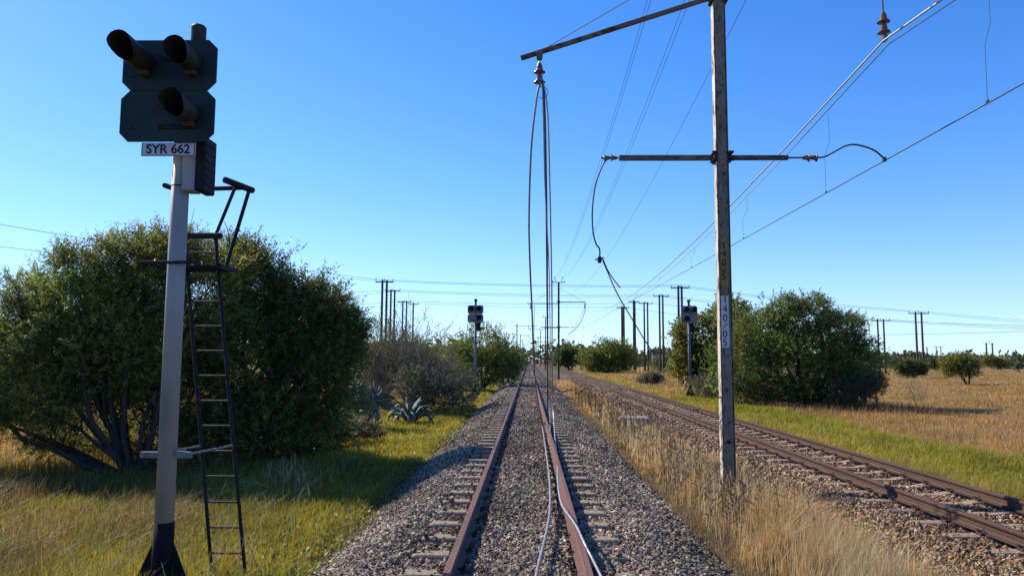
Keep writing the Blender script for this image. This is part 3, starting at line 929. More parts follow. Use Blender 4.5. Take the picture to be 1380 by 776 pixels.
def make_signal(loc, lamps, plate_mat, label, near, blank=None, H0=0.0, rotz=0.0):
    root = empty('railway_signal', loc, label, 'signal', 'colour light signals')
    z0 = -loc[2] + .0                                 # local height of rail level
    rot = root.rotation_euler; rot.z = rotz
    HB = 3.82 + z0                                     # local height of lower edge of the plates
    b_ = MB(); b_.lathe((0, 0, .72), (0, 0, 1), [(0, .088), (HB + .55 - .72, .084)], 24, True)
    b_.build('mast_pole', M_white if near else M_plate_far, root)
    # black foot: pipe stub, four gussets and base plate
    b_ = MB(); b_.lathe((0, 0, .03), (0, 0, 1), [(0, .1), (.4, .097), (.69, .093)], 20, True)
    for i in range(4):
        R = Matrix.Rotation(i * pi / 2 + pi / 4 * 0, 3, 'Z')
        pts = [(.08, -.01, .03), (.3, -.01, .03), (.3, -.01, .06), (.1, -.01, .52), (.08, -.01, .52)]
        pts2 = [(x, .01, z) for x, _, z in pts]
        vs = [R @ Vector(p) for p in pts + pts2]
        b_.add(vs, [(0, 1, 2, 3, 4), (9, 8, 7, 6, 5), (0, 5, 6, 1), (1, 6, 7, 2), (2, 7, 8, 3), (3, 8, 9, 4)])
    b_.cbox((0, 0, .015), (.62, .62, .03), .005)
    b_.build('pole_foot', M_black, root)
    b_ = MB()
    for sx in (-1, 1):
        for sy in (-1, 1):
            b_.tube([(sx * .26, sy * .26, .02), (sx * .26, sy * .26, .12)], .018, 6)
            b_.lathe((sx * .26, sy * .26, .03), (0, 0, 1), [(0, .032), (.03, .032)], 6)
    b_.build('anchor_bolts', M_steel_dark, root)
    b_ = MB(); b_.cbox((0, .1, -.3), (.95, 1.2, .6), .02); b_.build('concrete_footing', M_block, root)
    # plates
    W, Hh, yf = .95, .52, -.17
    dx = -.085 if near else 0.0
    for row in (0, 1):
        cz = HB + Hh / 2 + row * (Hh + .004)
        b_ = MB(); b_.prism(octa(dx, cz, W, Hh, .085), yf, yf + .02)
        for bx, bz in ((-.1, .1), (.38, .1), (-.37, -.12), (.16, -.14)):
            b_.lathe((dx + bx, yf, cz + bz), (0, -1, 0), [(0, .016), (.008, .014)], 8)
        b_.build('backplate', plate_mat, root)
    for zz in (HB + .15, HB + .85):
        b_ = MB(); b_.cbox((0, yf / 2 - .02, zz), (.34, abs(yf) * .9, .05), .006)
        b_.build('plate_bracket', M_steel_dark, root)
    for (ux, row, L, dz) in lamps:
        cz = HB + Hh / 2 + row * (Hh + .004)
        px = dx + ux * .235
        b_ = MB()
        hood(b_, (px, yf - .005, cz + .02), L, .1 if near else .13, .115 if near else .15, -dz)
        b_.lathe((px, yf + .02, cz + .02), (0, 1, 0), [(0, .12), (.16, .1)], 16)
        h = b_.build('lamp_hood', M_hood, root)
        b_ = MB(); b_.lathe((px, yf - .004, cz + .02), (0, -1, 0), [(0, .1), (.015, .085), (.03, .04), (.033, .002)], 20, True)
        b_.build('lens', M_lens, h)
        if near:
            b_ = MB(); b_.cbox((px + .01, yf - .05, cz - .1), (.1, .09, .05), .01); b_.build('hood_bracket', M_hoodrust, h)
    if blank is not None:
        b_ = MB(); b_.cbox((blank * .235, yf - .02, HB + Hh / 2), (.36, .03, .36), .01); b_.build('blank_plate', M_block, root)
    b_ = MB(); b_.lathe((.115 if near else 0, 0, HB + 2 * Hh - .1), (0, 0, 1), [(0, .075), (.31, .075), (.33, .06)] if near else [(0, .05), (.35, .07), (.36, .1), (.48, .1)], 18); b_.build('cable_cap', M_hood, root)
    # junction box on the back right of the pole
    b_ = MB(); b_.cbox((.125, -.02, HB - .22), (.12, .2, .52), .012); b_.build('junction_box', M_white if near else M_steel_dark, root)
    b_ = MB(); b_.cbox((.235, .04, HB - .2), (.1, .26, .56), .014)
    for i in range(6): b_.box((.288, .04, HB - .4 + i * .08), (.01, .2, .02))
    b_.build('junction_box_door', M_steel_dark, root)
    b_ = MB()
    for zz in (HB - .08, HB - .42): b_.tube([(.0 + .094 * cos(a), .094 * sin(a), zz) for a in np.linspace(0, 2 * pi, 17)], .006, 4, False)
    b_.build('pipe_strap', M_steel_dark, root)
    # ladder behind the mast
    lad = MB()
    zt = 2.95 + z0                                       # top of ladder
    lx, yb0, yt0, wd = .42, .6, .5, .175
    def lp(s, z): return Vector((lx - .42 * z / zt + s * (wd - .01 * z / 4), yb0 + (yt0 - yb0) * z / zt, z))
    l_ = MB()
    lroot = l_.tube([lp(-1, -.05), lp(-1, zt)], .02, 6).tube([lp(1, -.05), lp(1, zt)], .02, 6).build('ladder', M_steel_dark, root)
    nr = 15
    for i in range(nr):
        z = .28 + i * .262
        if z > zt - .05: break
        b_ = MB(); b_.tube([lp(-1, z), lp(1, z)], .012, 6); b_.build('rung', M_rung, lroot)
    # brackets tying pole and ladder
    b_ = MB()
    zb = 1.36 if near else 1.3
    b_.cbox((.0, -.02, zb), (.5, .05, .06), .006)
    b_.cbox((.0, .1, zb), (.3, .03, .05), .006)
    b_.tube([(-.12, .08, zb), lp(-1, zb + .02)], .012, 6); b_.tube([(.2, .0, zb), lp(1, zb + .03)], .012, 6)
    b_.build('ladder_bracket', M_bracket if near else M_steel_dark, root)
    # platform
    zp = 2.62 + z0
    pl = MB()
    for i in range(8): pl.box((.05, .22 + i * .055, zp), (.62, .018, .025))
    for sx in (-1, 1): pl.box((.05 + sx * .31, .4, zp), (.025, .46, .05))
    pl.cbox((-.02, -.1, zp + .0), (.6, .03, .03), .004); pl.build('platform', M_steel_dark, root)
    # safety rail: back bar, side bars and slanting stays
    hr = MB()
    zr = 3.5 + z0
    ya = .55
    hr.tube([(-.34, ya - .2, zr + .0), (-.34, ya + .14, zr + .02)], .028, 6)
    hr.tube([(-.32, ya, zr), (.46, ya, zr + .02)], .026, 6)
    hr.tube([(.3, ya - .2, zr + .06), (.48, ya + .14, zr + .02)], .035, 6)
    hr.tube([(-.34, ya, zr), (-.14, ya, zr - .9)], .02, 6)
    hr.tube([(.36, ya - .05, zr + .02), (.17, ya - .05, zr - .5), (.22, ya - .1, zr - .85)], .02, 6)
    hr.tube([(.47, ya + .05, zr), (.25, ya + .05, zr - .85)], .022, 6)
    hr.cbox((.02, ya - .08, zr - .52), (.46, .05, .06), .01)
    hr.tube([(-.2, ya - .05, zr - .55), (-.12, ya, zr - .95)], .02, 6)
    hr.build('safety_rail', M_steel_dark, root)
    return root
ns = make_signal((-3.53, 7.3, -.62), [(-1, 1, .52, .0), (1, 1, .4, .0), (1, 0, .42, .0)], M_plate, 'large near signal marked SYR 662 with dark octagonal plates on a white pole', True)
b_ = MB(); pS = at(226, 201, 7.08) - ns.location
b_.cbox((pS.x, -.205, pS.z), (.535, .012, .135), .003)
nm = b_.build('name_plate', M_label, ns)
b_ = MB()
for s in (-1, 1):
    b_.box((pS.x, -.2125, pS.z + s * .062), (.53, .003, .006)); b_.box((pS.x + s * .263, -.2125, pS.z), (.006, .003, .118))
b_.build('plate_border', M_ink, nm)
face_text('SYR 662', .128, (pS.x, -.214, pS.z - .002), nm, 'lettering', .0022)
make_signal((-3.2, 44.5, -.6), [(-1, 1, .35, 0), (1, 1, .35, 0), (1, 0, .35, 0)], M_plate_far, 'distant grey signal left of the middle track, before the green trees', False)
make_signal((9.55, 44.5, -.5), [(-1, 1, .35, 0), (1, 1, .35, 0), (-1, 0, .35, 0)], M_plate_far, 'distant grey signal on a concrete footing right of the tracks, before a yellow green tree', False, 1)

# concrete slab in the dry grass
cs = MB().cbox((0, 0, .14), (.95, .9, .4), .03).build('concrete_block', M_block); cs.location = (3.35, 24.3, -.5)
tag(cs, 'pale concrete block half hidden in dry grass between the tracks', 'concrete block')

# ------------------------------------------------------------------ leaves and grass
def lerp_pal(pal, n):
    pal = np.array(pal)
    i = rng.integers(0, len(pal), n); j = rng.integers(0, len(pal), n); t = rng.random((n, 1))
    return (pal[i] * t + pal[j] * (1 - t)) * rng.uniform(.75, 1.25, (n, 1))
def nrm(v): return v / np.maximum(np.linalg.norm(v, axis=1)[:, None], 1e-9)
def leaf_arrays(P, D, L, W, pal, tint=None):
    n = len(P)
    side = nrm(np.cross(D, nrm(rng.normal(size=(n, 3)))))
    mid = P + D * (L * .45)[:, None]
    V = np.stack([P, mid + side * (W / 2)[:, None], P + D * L[:, None], mid - side * (W / 2)[:, None]], 1).reshape(-1, 3)
    T = np.repeat(lerp_pal(pal, n) if tint is None else tint, 4, 0)
    F = np.arange(4 * n)
    return V, F, T
def sprigs(blobs, nspr, nleaf, slen, ll, lw, pal, base_z, shell=.5, up=.35, flat=1.0):
    """blobs: list of (center, radii); returns leaf arrays"""
    C = np.array([list(b[0]) for b in blobs]); R = np.array([list(b[1]) for b in blobs])
    vol = np.prod(R, 1) ** (2 / 3)
    bi = rng.choice(len(blobs), nspr, p=vol / vol.sum())
    sub = nrm(rng.normal(size=(len(blobs) * 26, 3)))
    si = rng.integers(0, 26, nspr)
    d = nrm(sub[bi * 26 + si] + rng.normal(size=(nspr, 3)) * .38)
    subr = rng.uniform(.74, 1.17, len(blobs) * 26)[bi * 26 + si]
    subt = rng.uniform(.72, 1.3, (len(blobs) * 26, 1))[bi * 26 + si] * np.array([1, 1, 1]) * (1 + rng.normal(0, .09, (len(blobs) * 26, 3)))[bi * 26 + si]
    rr = shell + (1.04 - shell) * rng.random(nspr) ** .7
    # lumpy surface
    lump = 1 + .16 * np.sin(d[:, 0] * 7 + bi * 2.1) * np.sin(d[:, 2] * 6 + bi) + .1 * np.sin(d[:, 1] * 9 + bi * 3)
    pos = C[bi] + d * R[bi] * (rr * lump * subr)[:, None]
    pos[:, 2] = np.maximum(pos[:, 2], base_z + rng.uniform(0, .3, nspr))
    ax = nrm(d * .8 + rng.normal(0, .45, (nspr, 3)) + np.array([0, 0, up]))
    sl = slen * rng.uniform(.5, 1.5, nspr)
    t = rng.random((nspr, nleaf))
    P = pos[:, None] + ax[:, None] * (t * sl[:, None])[..., None]
    D = ax[:, None] * .7 + rng.normal(0, .6, (nspr, nleaf, 3)) + np.array([0, 0, -.12])
    D = nrm(D.reshape(-1, 3))
    n = nspr * nleaf
    L = ll * rng.uniform(.6, 1.35, n); W = lw * rng.uniform(.7, 1.3, n)
    tt = np.repeat(lerp_pal(pal, nspr) * subt, nleaf, 0) * rng.uniform(.75, 1.3, (n, 1))
    return leaf_arrays(P.reshape(-1, 3), D, L, W, pal, tt)
def limb_path(a, b, wob, n=7):
    a = Vector(a); b = Vector(b)
    pts = []
    L = (b - a).length
    o1 = Vector((random.uniform(-1, 1), random.uniform(-1, 1), random.uniform(-.2, .6))) * wob * L
    for i in range(n + 1):
        t = i / n
        p = a.lerp(b, t) + o1 * (4 * t * (1 - t)) * .5
        p += Vector((random.uniform(-1, 1), random.uniform(-1, 1), random.uniform(-1, 1))) * L * .018
        p.z += .12 * L * (t - t * t) if i not in (0, n) else 0
        pts.append(p)
    return pts
def make_tree(name, base, blobs, nspr, nleaf, slen, ll, lw, pal, label, cat='tree', group=None, trunk_r=.14, stems=4, shell=.5, up=.35, limb_mat=None, twigs=5):
    """blobs as world (center, radii)"""
    root = empty(name, base, label, cat, group)
    B = Vector(base)
    tr = MB()
    foot = [Vector((random.uniform(-1, 1) * trunk_r * 1.5, random.uniform(-1, 1) * trunk_r * 1.5, -.15)) for _ in range(stems)]
    for bi, (c, r) in enumerate(blobs):
        c_ = Vector(c) - B
        f = foot[bi % stems]
        path = limb_path(f, c_ + Vector((0, 0, -r[2] * .1)), .28)
        L = (c_ - f).length
        n = len(path)
        tr.tube(path, [trunk_r * (1 - .8 * i / (n - 1)) * (.65 + .35 * random.random()) if i else trunk_r for i in range(n)], 7)
        for k in range(twigs):
            i = random.randint(n // 2, n - 1)
            q = c_ + Vector((random.gauss(0, .6) * r[0], random.gauss(0, .6) * r[1], random.gauss(.1, .55) * r[2]))
            tr.tube(limb_path(path[i], q, .2, 4), [trunk_r * .26, trunk_r * .2, trunk_r * .15, trunk_r * .1, trunk_r * .05], 5, False)
    tr.build('trunk', limb_mat or M_bark, root)
    V, F, T = sprigs([((Vector(c) - B), r) for c, r in blobs], nspr, nleaf, slen, ll, lw, pal, .05, shell, up)
    me = raw_mesh('crown', V, F, np.full(len(V) // 4, 4), T)
    link_mesh('crown', me, M_leaf, root)
    return root
def blobs_px(lst, Y0=None, depth=1.0):
    out = []
    for it in lst:
        px, py, rx, ry = it[:4]; Y = it[4] if len(it) > 4 else Y0
        c = at(px, py, Y); k = Y / 1000
        out.append((c, (rx * k, (rx + ry) / 2 * k * depth, ry * k)))
    return out

OLIVE = [(.125, .14, .03), (.09, .11, .026), (.175, .175, .04), (.06, .08, .025), (.25, .23, .08)]
DKGREEN = [(.07, .095, .028), (.09, .115, .032), (.05, .07, .024), (.12, .13, .04)]
YGREEN = [(.2, .18, .03), (.1, .115, .028), (.17, .16, .045), (.07, .09, .025)]
MIDGREEN = [(.11, .14, .03), (.08, .105, .026), (.155, .165, .038), (.2, .18, .05)]
GREYGREEN = [(.09, .1, .06), (.12, .125, .08), (.07, .08, .045), (.14, .13, .095)]

# the big dark tree behind the near signal: two crowns, two groups of stems
bl = blobs_px([(60, 470, 72, 66, 14.8), (-40, 505, 85, 66, 15), (130, 402, 72, 58, 15), (205, 372, 66, 50, 15.5), (270, 400, 72, 68, 15.5), (150, 470, 90, 62, 15.2), (45, 540, 75, 36, 14.6), (210, 470, 70, 70, 15.6),
              (22, 440, 38, 34, 15), (245, 350, 40, 34, 15.5), (100, 365, 35, 28, 15), (40, 395, 30, 24, 15), (-60, 560, 70, 40, 14.5), (185, 540, 50, 45, 16.2), (225, 600, 36, 34, 15.6), (110, 525, 50, 26, 15.4), (165, 350, 40, 32, 15.3), (210, 335, 34, 26, 15.6), (110, 430, 60, 50, 15.4), (70, 590, 40, 22, 15.2), (130, 590, 40, 24, 16.4)])
make_tree('karee_tree', (-7.75, 14.8, -.62), bl, 22000, 15, .3, .085, .017, OLIVE, 'big spreading olive green tree at far left with dark crooked stems and open gaps below', 'tree', None, .075, 7, .42, .45, None, 12)
bl = blobs_px([(345, 398, 60, 56, 16.6), (398, 428, 56, 58, 17), (448, 462, 40, 52, 17.5), (330, 480, 75, 80, 16.5), (420, 515, 52, 62, 17), (350, 575, 78, 55, 16.6), (262, 520, 48, 60, 16), (428, 580, 38, 38, 17.8),
              (440, 405, 26, 26, 17.2), (472, 440, 20, 24, 17.5), (310, 350, 38, 30, 16.5), (290, 590, 40, 40, 16.2)])
make_tree('karee_tree', (-5.9, 16.7, -.62), bl, 17500, 15, .3, .085, .021, [(.07, .095, .026), (.09, .115, .03), (.05, .07, .022), (.14, .145, .04)], 'dense dark tree directly behind the signal ladder, reaching down to the grass', 'tree', None, .11, 5, .4, .4, None, 8)

# tree row left of the track
def row_tree(lst, Y, npr, ll, label, pal, name='bush_tree', group='green trees left of the track'):
    bl = blobs_px(lst, Y)
    bx = sum(b[0].x for b in bl) / len(bl)
    return make_tree(name, (bx, Y, -.62), bl, npr, 12, ll * 3, ll, ll * .32, pal, label, 'tree', group, .09, 3, .5, .3, None, 3)
row_tree([(650, 470, 40, 30), (618, 484, 30, 28), (676, 480, 22, 26), (645, 498, 50, 24), (682, 497, 20, 20), (610, 505, 25, 18)], 52, 3600, .15, 'rounded green tree behind the distant left signal', MIDGREEN)
row_tree([(684, 483, 14, 15), (692, 492, 12, 12), (675, 490, 16, 16)], 78, 1000, .2, 'second green tree beside the left rail, just beyond the signal', MIDGREEN)
row_tree([(697, 487, 10, 11), (690, 488, 12, 12), (700, 492, 7, 7)], 120, 600, .28, 'third and smallest green tree beside the left rail near the vanishing point', DKGREEN)
row_tree([(703, 488, 6, 7), (695, 486, 9, 8)], 200, 350, .4, 'farthest green tree on the left, touching the vanishing point', DKGREEN)
# shrubs around the agave
make_tree('shrub', (-4.2, 31, -.6), blobs_px([(585, 532, 42, 26, 30), (620, 528, 26, 22, 32), (560, 520, 28, 26, 30), (600, 508, 30, 20, 34)], None), 3800, 11, .25, .07, .025, GREYGREEN, 'low grey green shrub at the foot of the bare bush', 'shrub', 'shrubs left of the track', .03, 4, .4, .4, M_twig, 4)
make_tree('shrub', (-7.3, 33, -.6), blobs_px([(530, 480, 36, 30, 34), (500, 500, 28, 30, 34), (560, 490, 34, 34, 35), (480, 480, 20, 24, 36)], None), 3200, 11, .25, .09, .035, MIDGREEN, 'mid green shrub behind the agave and the bare bush', 'shrub', 'shrubs left of the track', .04, 4, .4, .4, M_twig, 4)
make_tree('shrub', (-5.0, 21, -.6), blobs_px([(480, 578, 22, 16, 20), (460, 580, 22, 20, 19.5), (505, 580, 16, 10, 20)], None), 1200, 10, .16, .05, .02, [(.1, .1, .04), (.07, .08, .035), (.14, .12, .07)], 'small leafy shrub in the green grass in front of the agave', 'shrub', 'shrubs left of the track', .02, 4, .3, .6, M_twig, 5)
make_tree('shrub', (-6, 19.3, -.6), blobs_px([(418, 570, 30, 25, 19.5), (440, 595, 24, 18, 19), (400, 600, 30, 20, 18)], None), 1500, 10, .2, .06, .018, [(.08, .06, .06), (.06, .06, .04), (.1, .08, .075)], 'dim purplish grey shrub at the right foot of the dense dark tree', 'shrub', 'shrubs left of the track', .02, 5, .3, .6, M_twig, 6)

# bare thorn bushes
def bare_bush(name, base, H, spread, n0, depth, mat, label, group, r0=.035, lean=(0, 0), rmin=.002):
    root = empty(name, base, label, 'bush', group)
    b_ = MB()
    def grow(p, d, L, r, lev):
        n = 4
        pts = [p]
        q = p.copy(); dd = d.copy()
        for i in range(n):
            dd = (dd + Vector((random.gauss(0, .13), random.gauss(0, .13), random.gauss(.03, .1)))).normalized()
            q = q + dd * L / n
            pts.append(q.copy())
        b_.tube(pts, [max(rmin, r * (1 - .55 * i / n)) for i in range(n + 1)], 4 if lev else 6, False)
        if lev < depth:
            for k in range(3 if lev < depth - 1 else 4):
                i = random.randint(1, n)
                nd = (dd + Vector((random.gauss(0, .5), random.gauss(0, .5), random.gauss(.12, .35)))).normalized()
                grow(pts[i], nd, L * random.uniform(.5, .78), r * .5, lev + 1)
    for i in range(n0):
        a = random.uniform(0, 2 * pi)
        t = random.uniform(.1, 1) * spread
        d = Vector((cos(a) * t + lean[0], sin(a) * t + lean[1], 1)).normalized()
        grow(Vector((cos(a) * .15, sin(a) * .15, -.05)), d, H * random.uniform(.38, .52), r0 * random.uniform(.6, 1), 0)
    b_.build('branches', mat, root)
    return root
bare_bush('bare_bush', (-4.75, 31.5, -.6), 4.3, .6, 18, 4, M_twig, 'tall bare grey thorn bush left of the track, right of the twin poles', 'bare bushes', .06, (0, 0), .006)
bare_bush('bare_bush', (-6.6, 32.5, -.6), 4.5, .5, 14, 4, M_twig, 'bare grey bush behind the agave, with sky between its twigs', 'bare bushes', .055, (0, 0), .006)
bare_bush('bare_bush', (20.6, 40, -.55), 1.5, .6, 9, 3, M_twig, 'small bare bush in the dry field beside the big tree clump', 'bare bushes', .016)
bare_bush('bare_bush', (57, 82, -.55), 2.4, .8, 8, 4, M_twig, 'bare grey bush at the right edge of the dry field', 'bare bushes', .05, (0, 0), .02)
bare_bush('bare_bush', (-3.95, 12.3, -.6), 1.0, .9, 7, 2, M_straw, 'small dead twiggy weed standing in the grass right of the ladder', 'bare bushes', .008, (.5, 0))

# agave
def agave(base, n, L, W, label, seed):
    random.seed(seed)
    root = empty('agave', base, label, 'agave', None)
    for i in range(n):
        a = 2 * pi * i * .382 + random.uniform(-.2, .2)
        t = i / (n - 1)                                    # outer to inner
        el0 = radians(48 + 38 * t)
        l = L * random.uniform(.85, 1.1)
        seg = 9
        p = Vector((cos(a) * .12, sin(a) * .12, .02)); side = Vector((-sin(a), cos(a), 0))
        el = el0; vs = []
        for k in range(seg + 1):
            s = k / seg
            w = W * (0.55 + .9 * s if s < .45 else .955 * (1 - ((s - .45) / .57) ** 2.2)) * .5
            w = max(w, .008)
            d = Vector((cos(a) * cos(el), sin(a) * cos(el), sin(el)))
            nn = side.cross(d) * -1
            th = .035 * (1 - .7 * s)
            vs += [p - side * w + nn * w * .35, p + nn * -.0, p + side * w + nn * w * .35, p - nn * th]
            p = p + d * (l / seg)
            el -= radians((27 - 22 * t ** 1.5) * (0.2 + 1.9 * s) * random.uniform(.8, 1.2))
        fs = []
        for k in range(seg):
            o_ = k * 4
            for j in range(4):
                j2 = (j + 1) % 4
                fs.append((o_ + j, o_ + j2, o_ + 4 + j2, o_ + 4 + j))
        MB().add(vs, fs, True).build('leaf', M_agave, root)
    return root
# prickly pear: flat rounded pads growing out of one another
pr_ = empty('prickly_pear', (-4.85, 23.8, -.6), 'rounded blue grey clump of flat cactus pads left of the agave', 'cactus')
def pad_mesh(h, w, t):
    b_ = MB(); rings, seg = 8, 12; vs = []
    for i in range(rings + 1):
        u = i / rings; a = pi * u
        ww = w / 2 * math.sin(a) ** .75 * (.82 + .25 * u) if 0 < i < rings else .012
        tt = t / 2 * (.55 + .45 * math.sin(a)) if 0 < i < rings else .01
        for k in range(seg): vs.append((ww * cos(2 * pi * k / seg), tt * sin(2 * pi * k / seg), h * (1 - cos(a)) / 2))
    fs = [(i * seg + k, i * seg + (k + 1) % seg, (i + 1) * seg + (k + 1) % seg, (i + 1) * seg + k) for i in range(rings) for k in range(seg)]
    b_.add(vs, fs, True); me = b_.mesh('pad'); me.materials.append(M_agave); return me
pads = [pad_mesh(.36, .27, .05), pad_mesh(.42, .25, .045), pad_mesh(.32, .29, .05)]
count = 0
random.seed(9)
def grow_pad(mat, lev):
    global count
    if count >= 96: return
    me = random.choice(pads); o_ = bpy.data.objects.new('pad', me); COL.objects.link(o_); o_.parent = pr_; o_.matrix_local = mat; count += 1
    if lev >= 4: return
    for k in range(random.choice([1, 2, 2, 3]) if lev else 2):
        a = random.uniform(-.95, .95)
        m2 = mat @ Matrix.Translation((.11 * sin(a * 1.2), 0, .3 + .05 * cos(a))) @ Matrix.Rotation(a * .75, 4, 'Y') @ Matrix.Rotation(random.gauss(0, .35), 4, 'X') @ Matrix.Rotation(random.gauss(0, .6), 4, 'Z')
        if m2.translation.z < .12 or m2.translation.z > 1.2: continue
        grow_pad(m2, lev + 1)
for i in range(11):
    grow_pad(Matrix.Translation((random.uniform(-.95, 1.0), random.uniform(-.35, .35), -.03)) @ Matrix.Rotation(random.gauss(0, .8), 4, 'Z') @ Matrix.Rotation(random.gauss(0, .25), 4, 'Y'), 0)
agave((-4.15, 26.3, -.58), 30, 1.05, .2, 'blue grey agave with curled leaves right of the round cactus clump', 5)
random.seed(21)

# trees right of the tracks
bl = blobs_px([(1072, 436, 46, 36), (1030, 455, 44, 40), (1005, 490, 48, 48), (1070, 490, 66, 52), (1130, 452, 36, 28), (1140, 492, 44, 42), (1110, 520, 56, 26), (1010, 526, 46, 20), (1052, 418, 26, 20), (1095, 420, 24, 20), (1160, 515, 26, 24)], 37)
make_tree('bushy_tree', (13.6, 37, -.6), bl, 9500, 13, .36, .13, .04, [(.08, .115, .028), (.11, .14, .034), (.06, .085, .024), (.17, .18, .05)], 'large dense dark green tree clump right of the near mast', 'tree', 'trees right of the tracks', .14, 5, .45, .35)
bl = blobs_px([(1150, 438, 16, 12), (1142, 462, 22, 18), (1120, 440, 18, 16)], 38.5)
make_tree('bushy_tree', (16.4, 38.5, -.6), bl, 700, 12, .4, .13, .035, GREYGREEN, 'thin airy grey green tree poking out of the right side of the large clump', 'tree', 'trees right of the tracks', .06, 2, .2, .5)
bl = blobs_px([(1165, 525, 28, 20), (1140, 532, 26, 15), (1178, 512, 14, 14)], 35)
make_tree('shrub', (16.1, 35, -.6), bl, 1700, 11, .22, .08, .02, [(.08, .065, .045), (.1, .085, .055), (.06, .065, .035)], 'dark purplish shrub hanging low at the right end of the large clump', 'shrub', None, .03, 4, .3, .3)
bl = blobs_px([(942, 452, 30, 28), (985, 432, 32, 30), (962, 485, 42, 28), (928, 482, 22, 22), (1000, 460, 30, 30), (922, 500, 16, 14)], 46)
make_tree('bushy_tree', (11.2, 46, -.6), bl, 4600, 12, .4, .17, .06, YGREEN, 'yellow green tree behind the right hand signal', 'tree', 'trees right of the tracks', .11, 3, .4, .3)
make_tree('shrub', (10.6, 41, -.55), blobs_px([(955, 520, 24, 17), (980, 522, 18, 14)], 41), 1200, 10, .2, .08, .03, GREYGREEN, 'grey green shrub right of the concrete signal footing', 'shrub', None, .03, 4, .3, .4)
bl = blobs_px([(818, 476, 30, 18), (800, 484, 20, 15), (836, 482, 20, 17), (818, 490, 34, 12)], 112)
make_tree('bushy_tree', (11.9, 112, -.6), bl, 2400, 12, .7, .28, .1, MIDGREEN, 'round green tree by itself between the mast row and the pale single pole', 'tree', 'trees right of the tracks', .2, 3, .4, .3)
bl = blobs_px([(768, 474, 13, 11), (758, 480, 12, 10), (778, 482, 12, 9), (765, 486, 16, 7)], 150)
make_tree('bushy_tree', (8.2, 150, -.6), bl, 900, 12, .8, .35, .13, DKGREEN, 'small dark tree right beside the second mast', 'tree', 'trees right of the tracks', .2, 3, .4, .3)
make_tree('shrub', (10.5, 62, -.55), blobs_px([(878, 510, 15, 8), (869, 512, 10, 6), (888, 512, 9, 6)], 62), 900, 10, .25, .1, .04, GREYGREEN, 'low grey green shrub in the field left of the right hand signal', 'shrub', None, .03, 4, .3, .4)
make_tree('shrub', (24, 130, -.6), blobs_px([(895, 494, 13, 9), (884, 492, 9, 7)], 130), 500, 10, .5, .2, .08, DKGREEN, 'dark bush at the foot of the twin poles left of the signal', 'shrub', None, .05, 3, .3, .4)
make_tree('round_bush', (42.2, 73, -.6), blobs_px([(1292, 492, 22, 13), (1280, 494, 14, 11), (1306, 495, 14, 11), (1292, 484, 14, 7)], 73), 2200, 12, .35, .13, .045, MIDGREEN, 'round green bush standing alone in the dry field with its shadow beside it', 'bush', 'bushes in the right field', .09, 3, .35, .3)
make_tree('round_bush', (50, 98, -.6), blobs_px([(1228, 495, 14, 11), (1213, 493, 12, 11), (1240, 497, 8, 8)], 98), 1500, 11, .45, .18, .07, DKGREEN, 'green bush around the foot of the leaning twin poles', 'bush', 'bushes in the right field', .09, 3, .35, .3)
make_tree('round_bush', (95, 165, -.6), blobs_px([(1255, 490, 9, 6), (1262, 491, 7, 5)], 165), 500, 11, .6, .25, .1, DKGREEN, 'small dark bush left of the lone round bush, farther off', 'bush', 'bushes in the right field', .1, 3, .35, .3)
make_tree('round_bush', (104, 160, -.6), blobs_px([(1335, 487, 13, 7), (1348, 489, 10, 6)], 160), 700, 11, .6, .25, .1, MIDGREEN, 'small bush under the portal frame at far right', 'bush', 'bushes in the right field', .1, 3, .35, .3)

# far scrub along the horizon
V_, F_, T_ = [], [], []
blobs = []
for i in range(620):
    Y = random.uniform(210, 420)
    X = random.uniform(-1.0, 1.1) * Y
    if -9 < X < 13: continue
    h = random.uniform(2.0, 4.2) * (1.35 if X < 60 else 1.0) * random.choice([1, 1, 1, 1.4])
    blobs.append((Vector((X, Y, h * .42 - .6)), (h * random.uniform(1.2, 2.6), h, h * .62)))
V, F, T = sprigs(blobs, 38000, 6, 1.1, 1.25, .8, [(.045, .055, .026), (.06, .068, .032), (.035, .044, .024), (.08, .08, .04)], -.7, .3, .1)
o = link_mesh('distant_scrub', raw_mesh('distant_scrub', V, F, np.full(len(V) // 4, 4), T), M_leaf)
tag(o, 'dark green scrub and treetops along the horizon', kind='stuff')

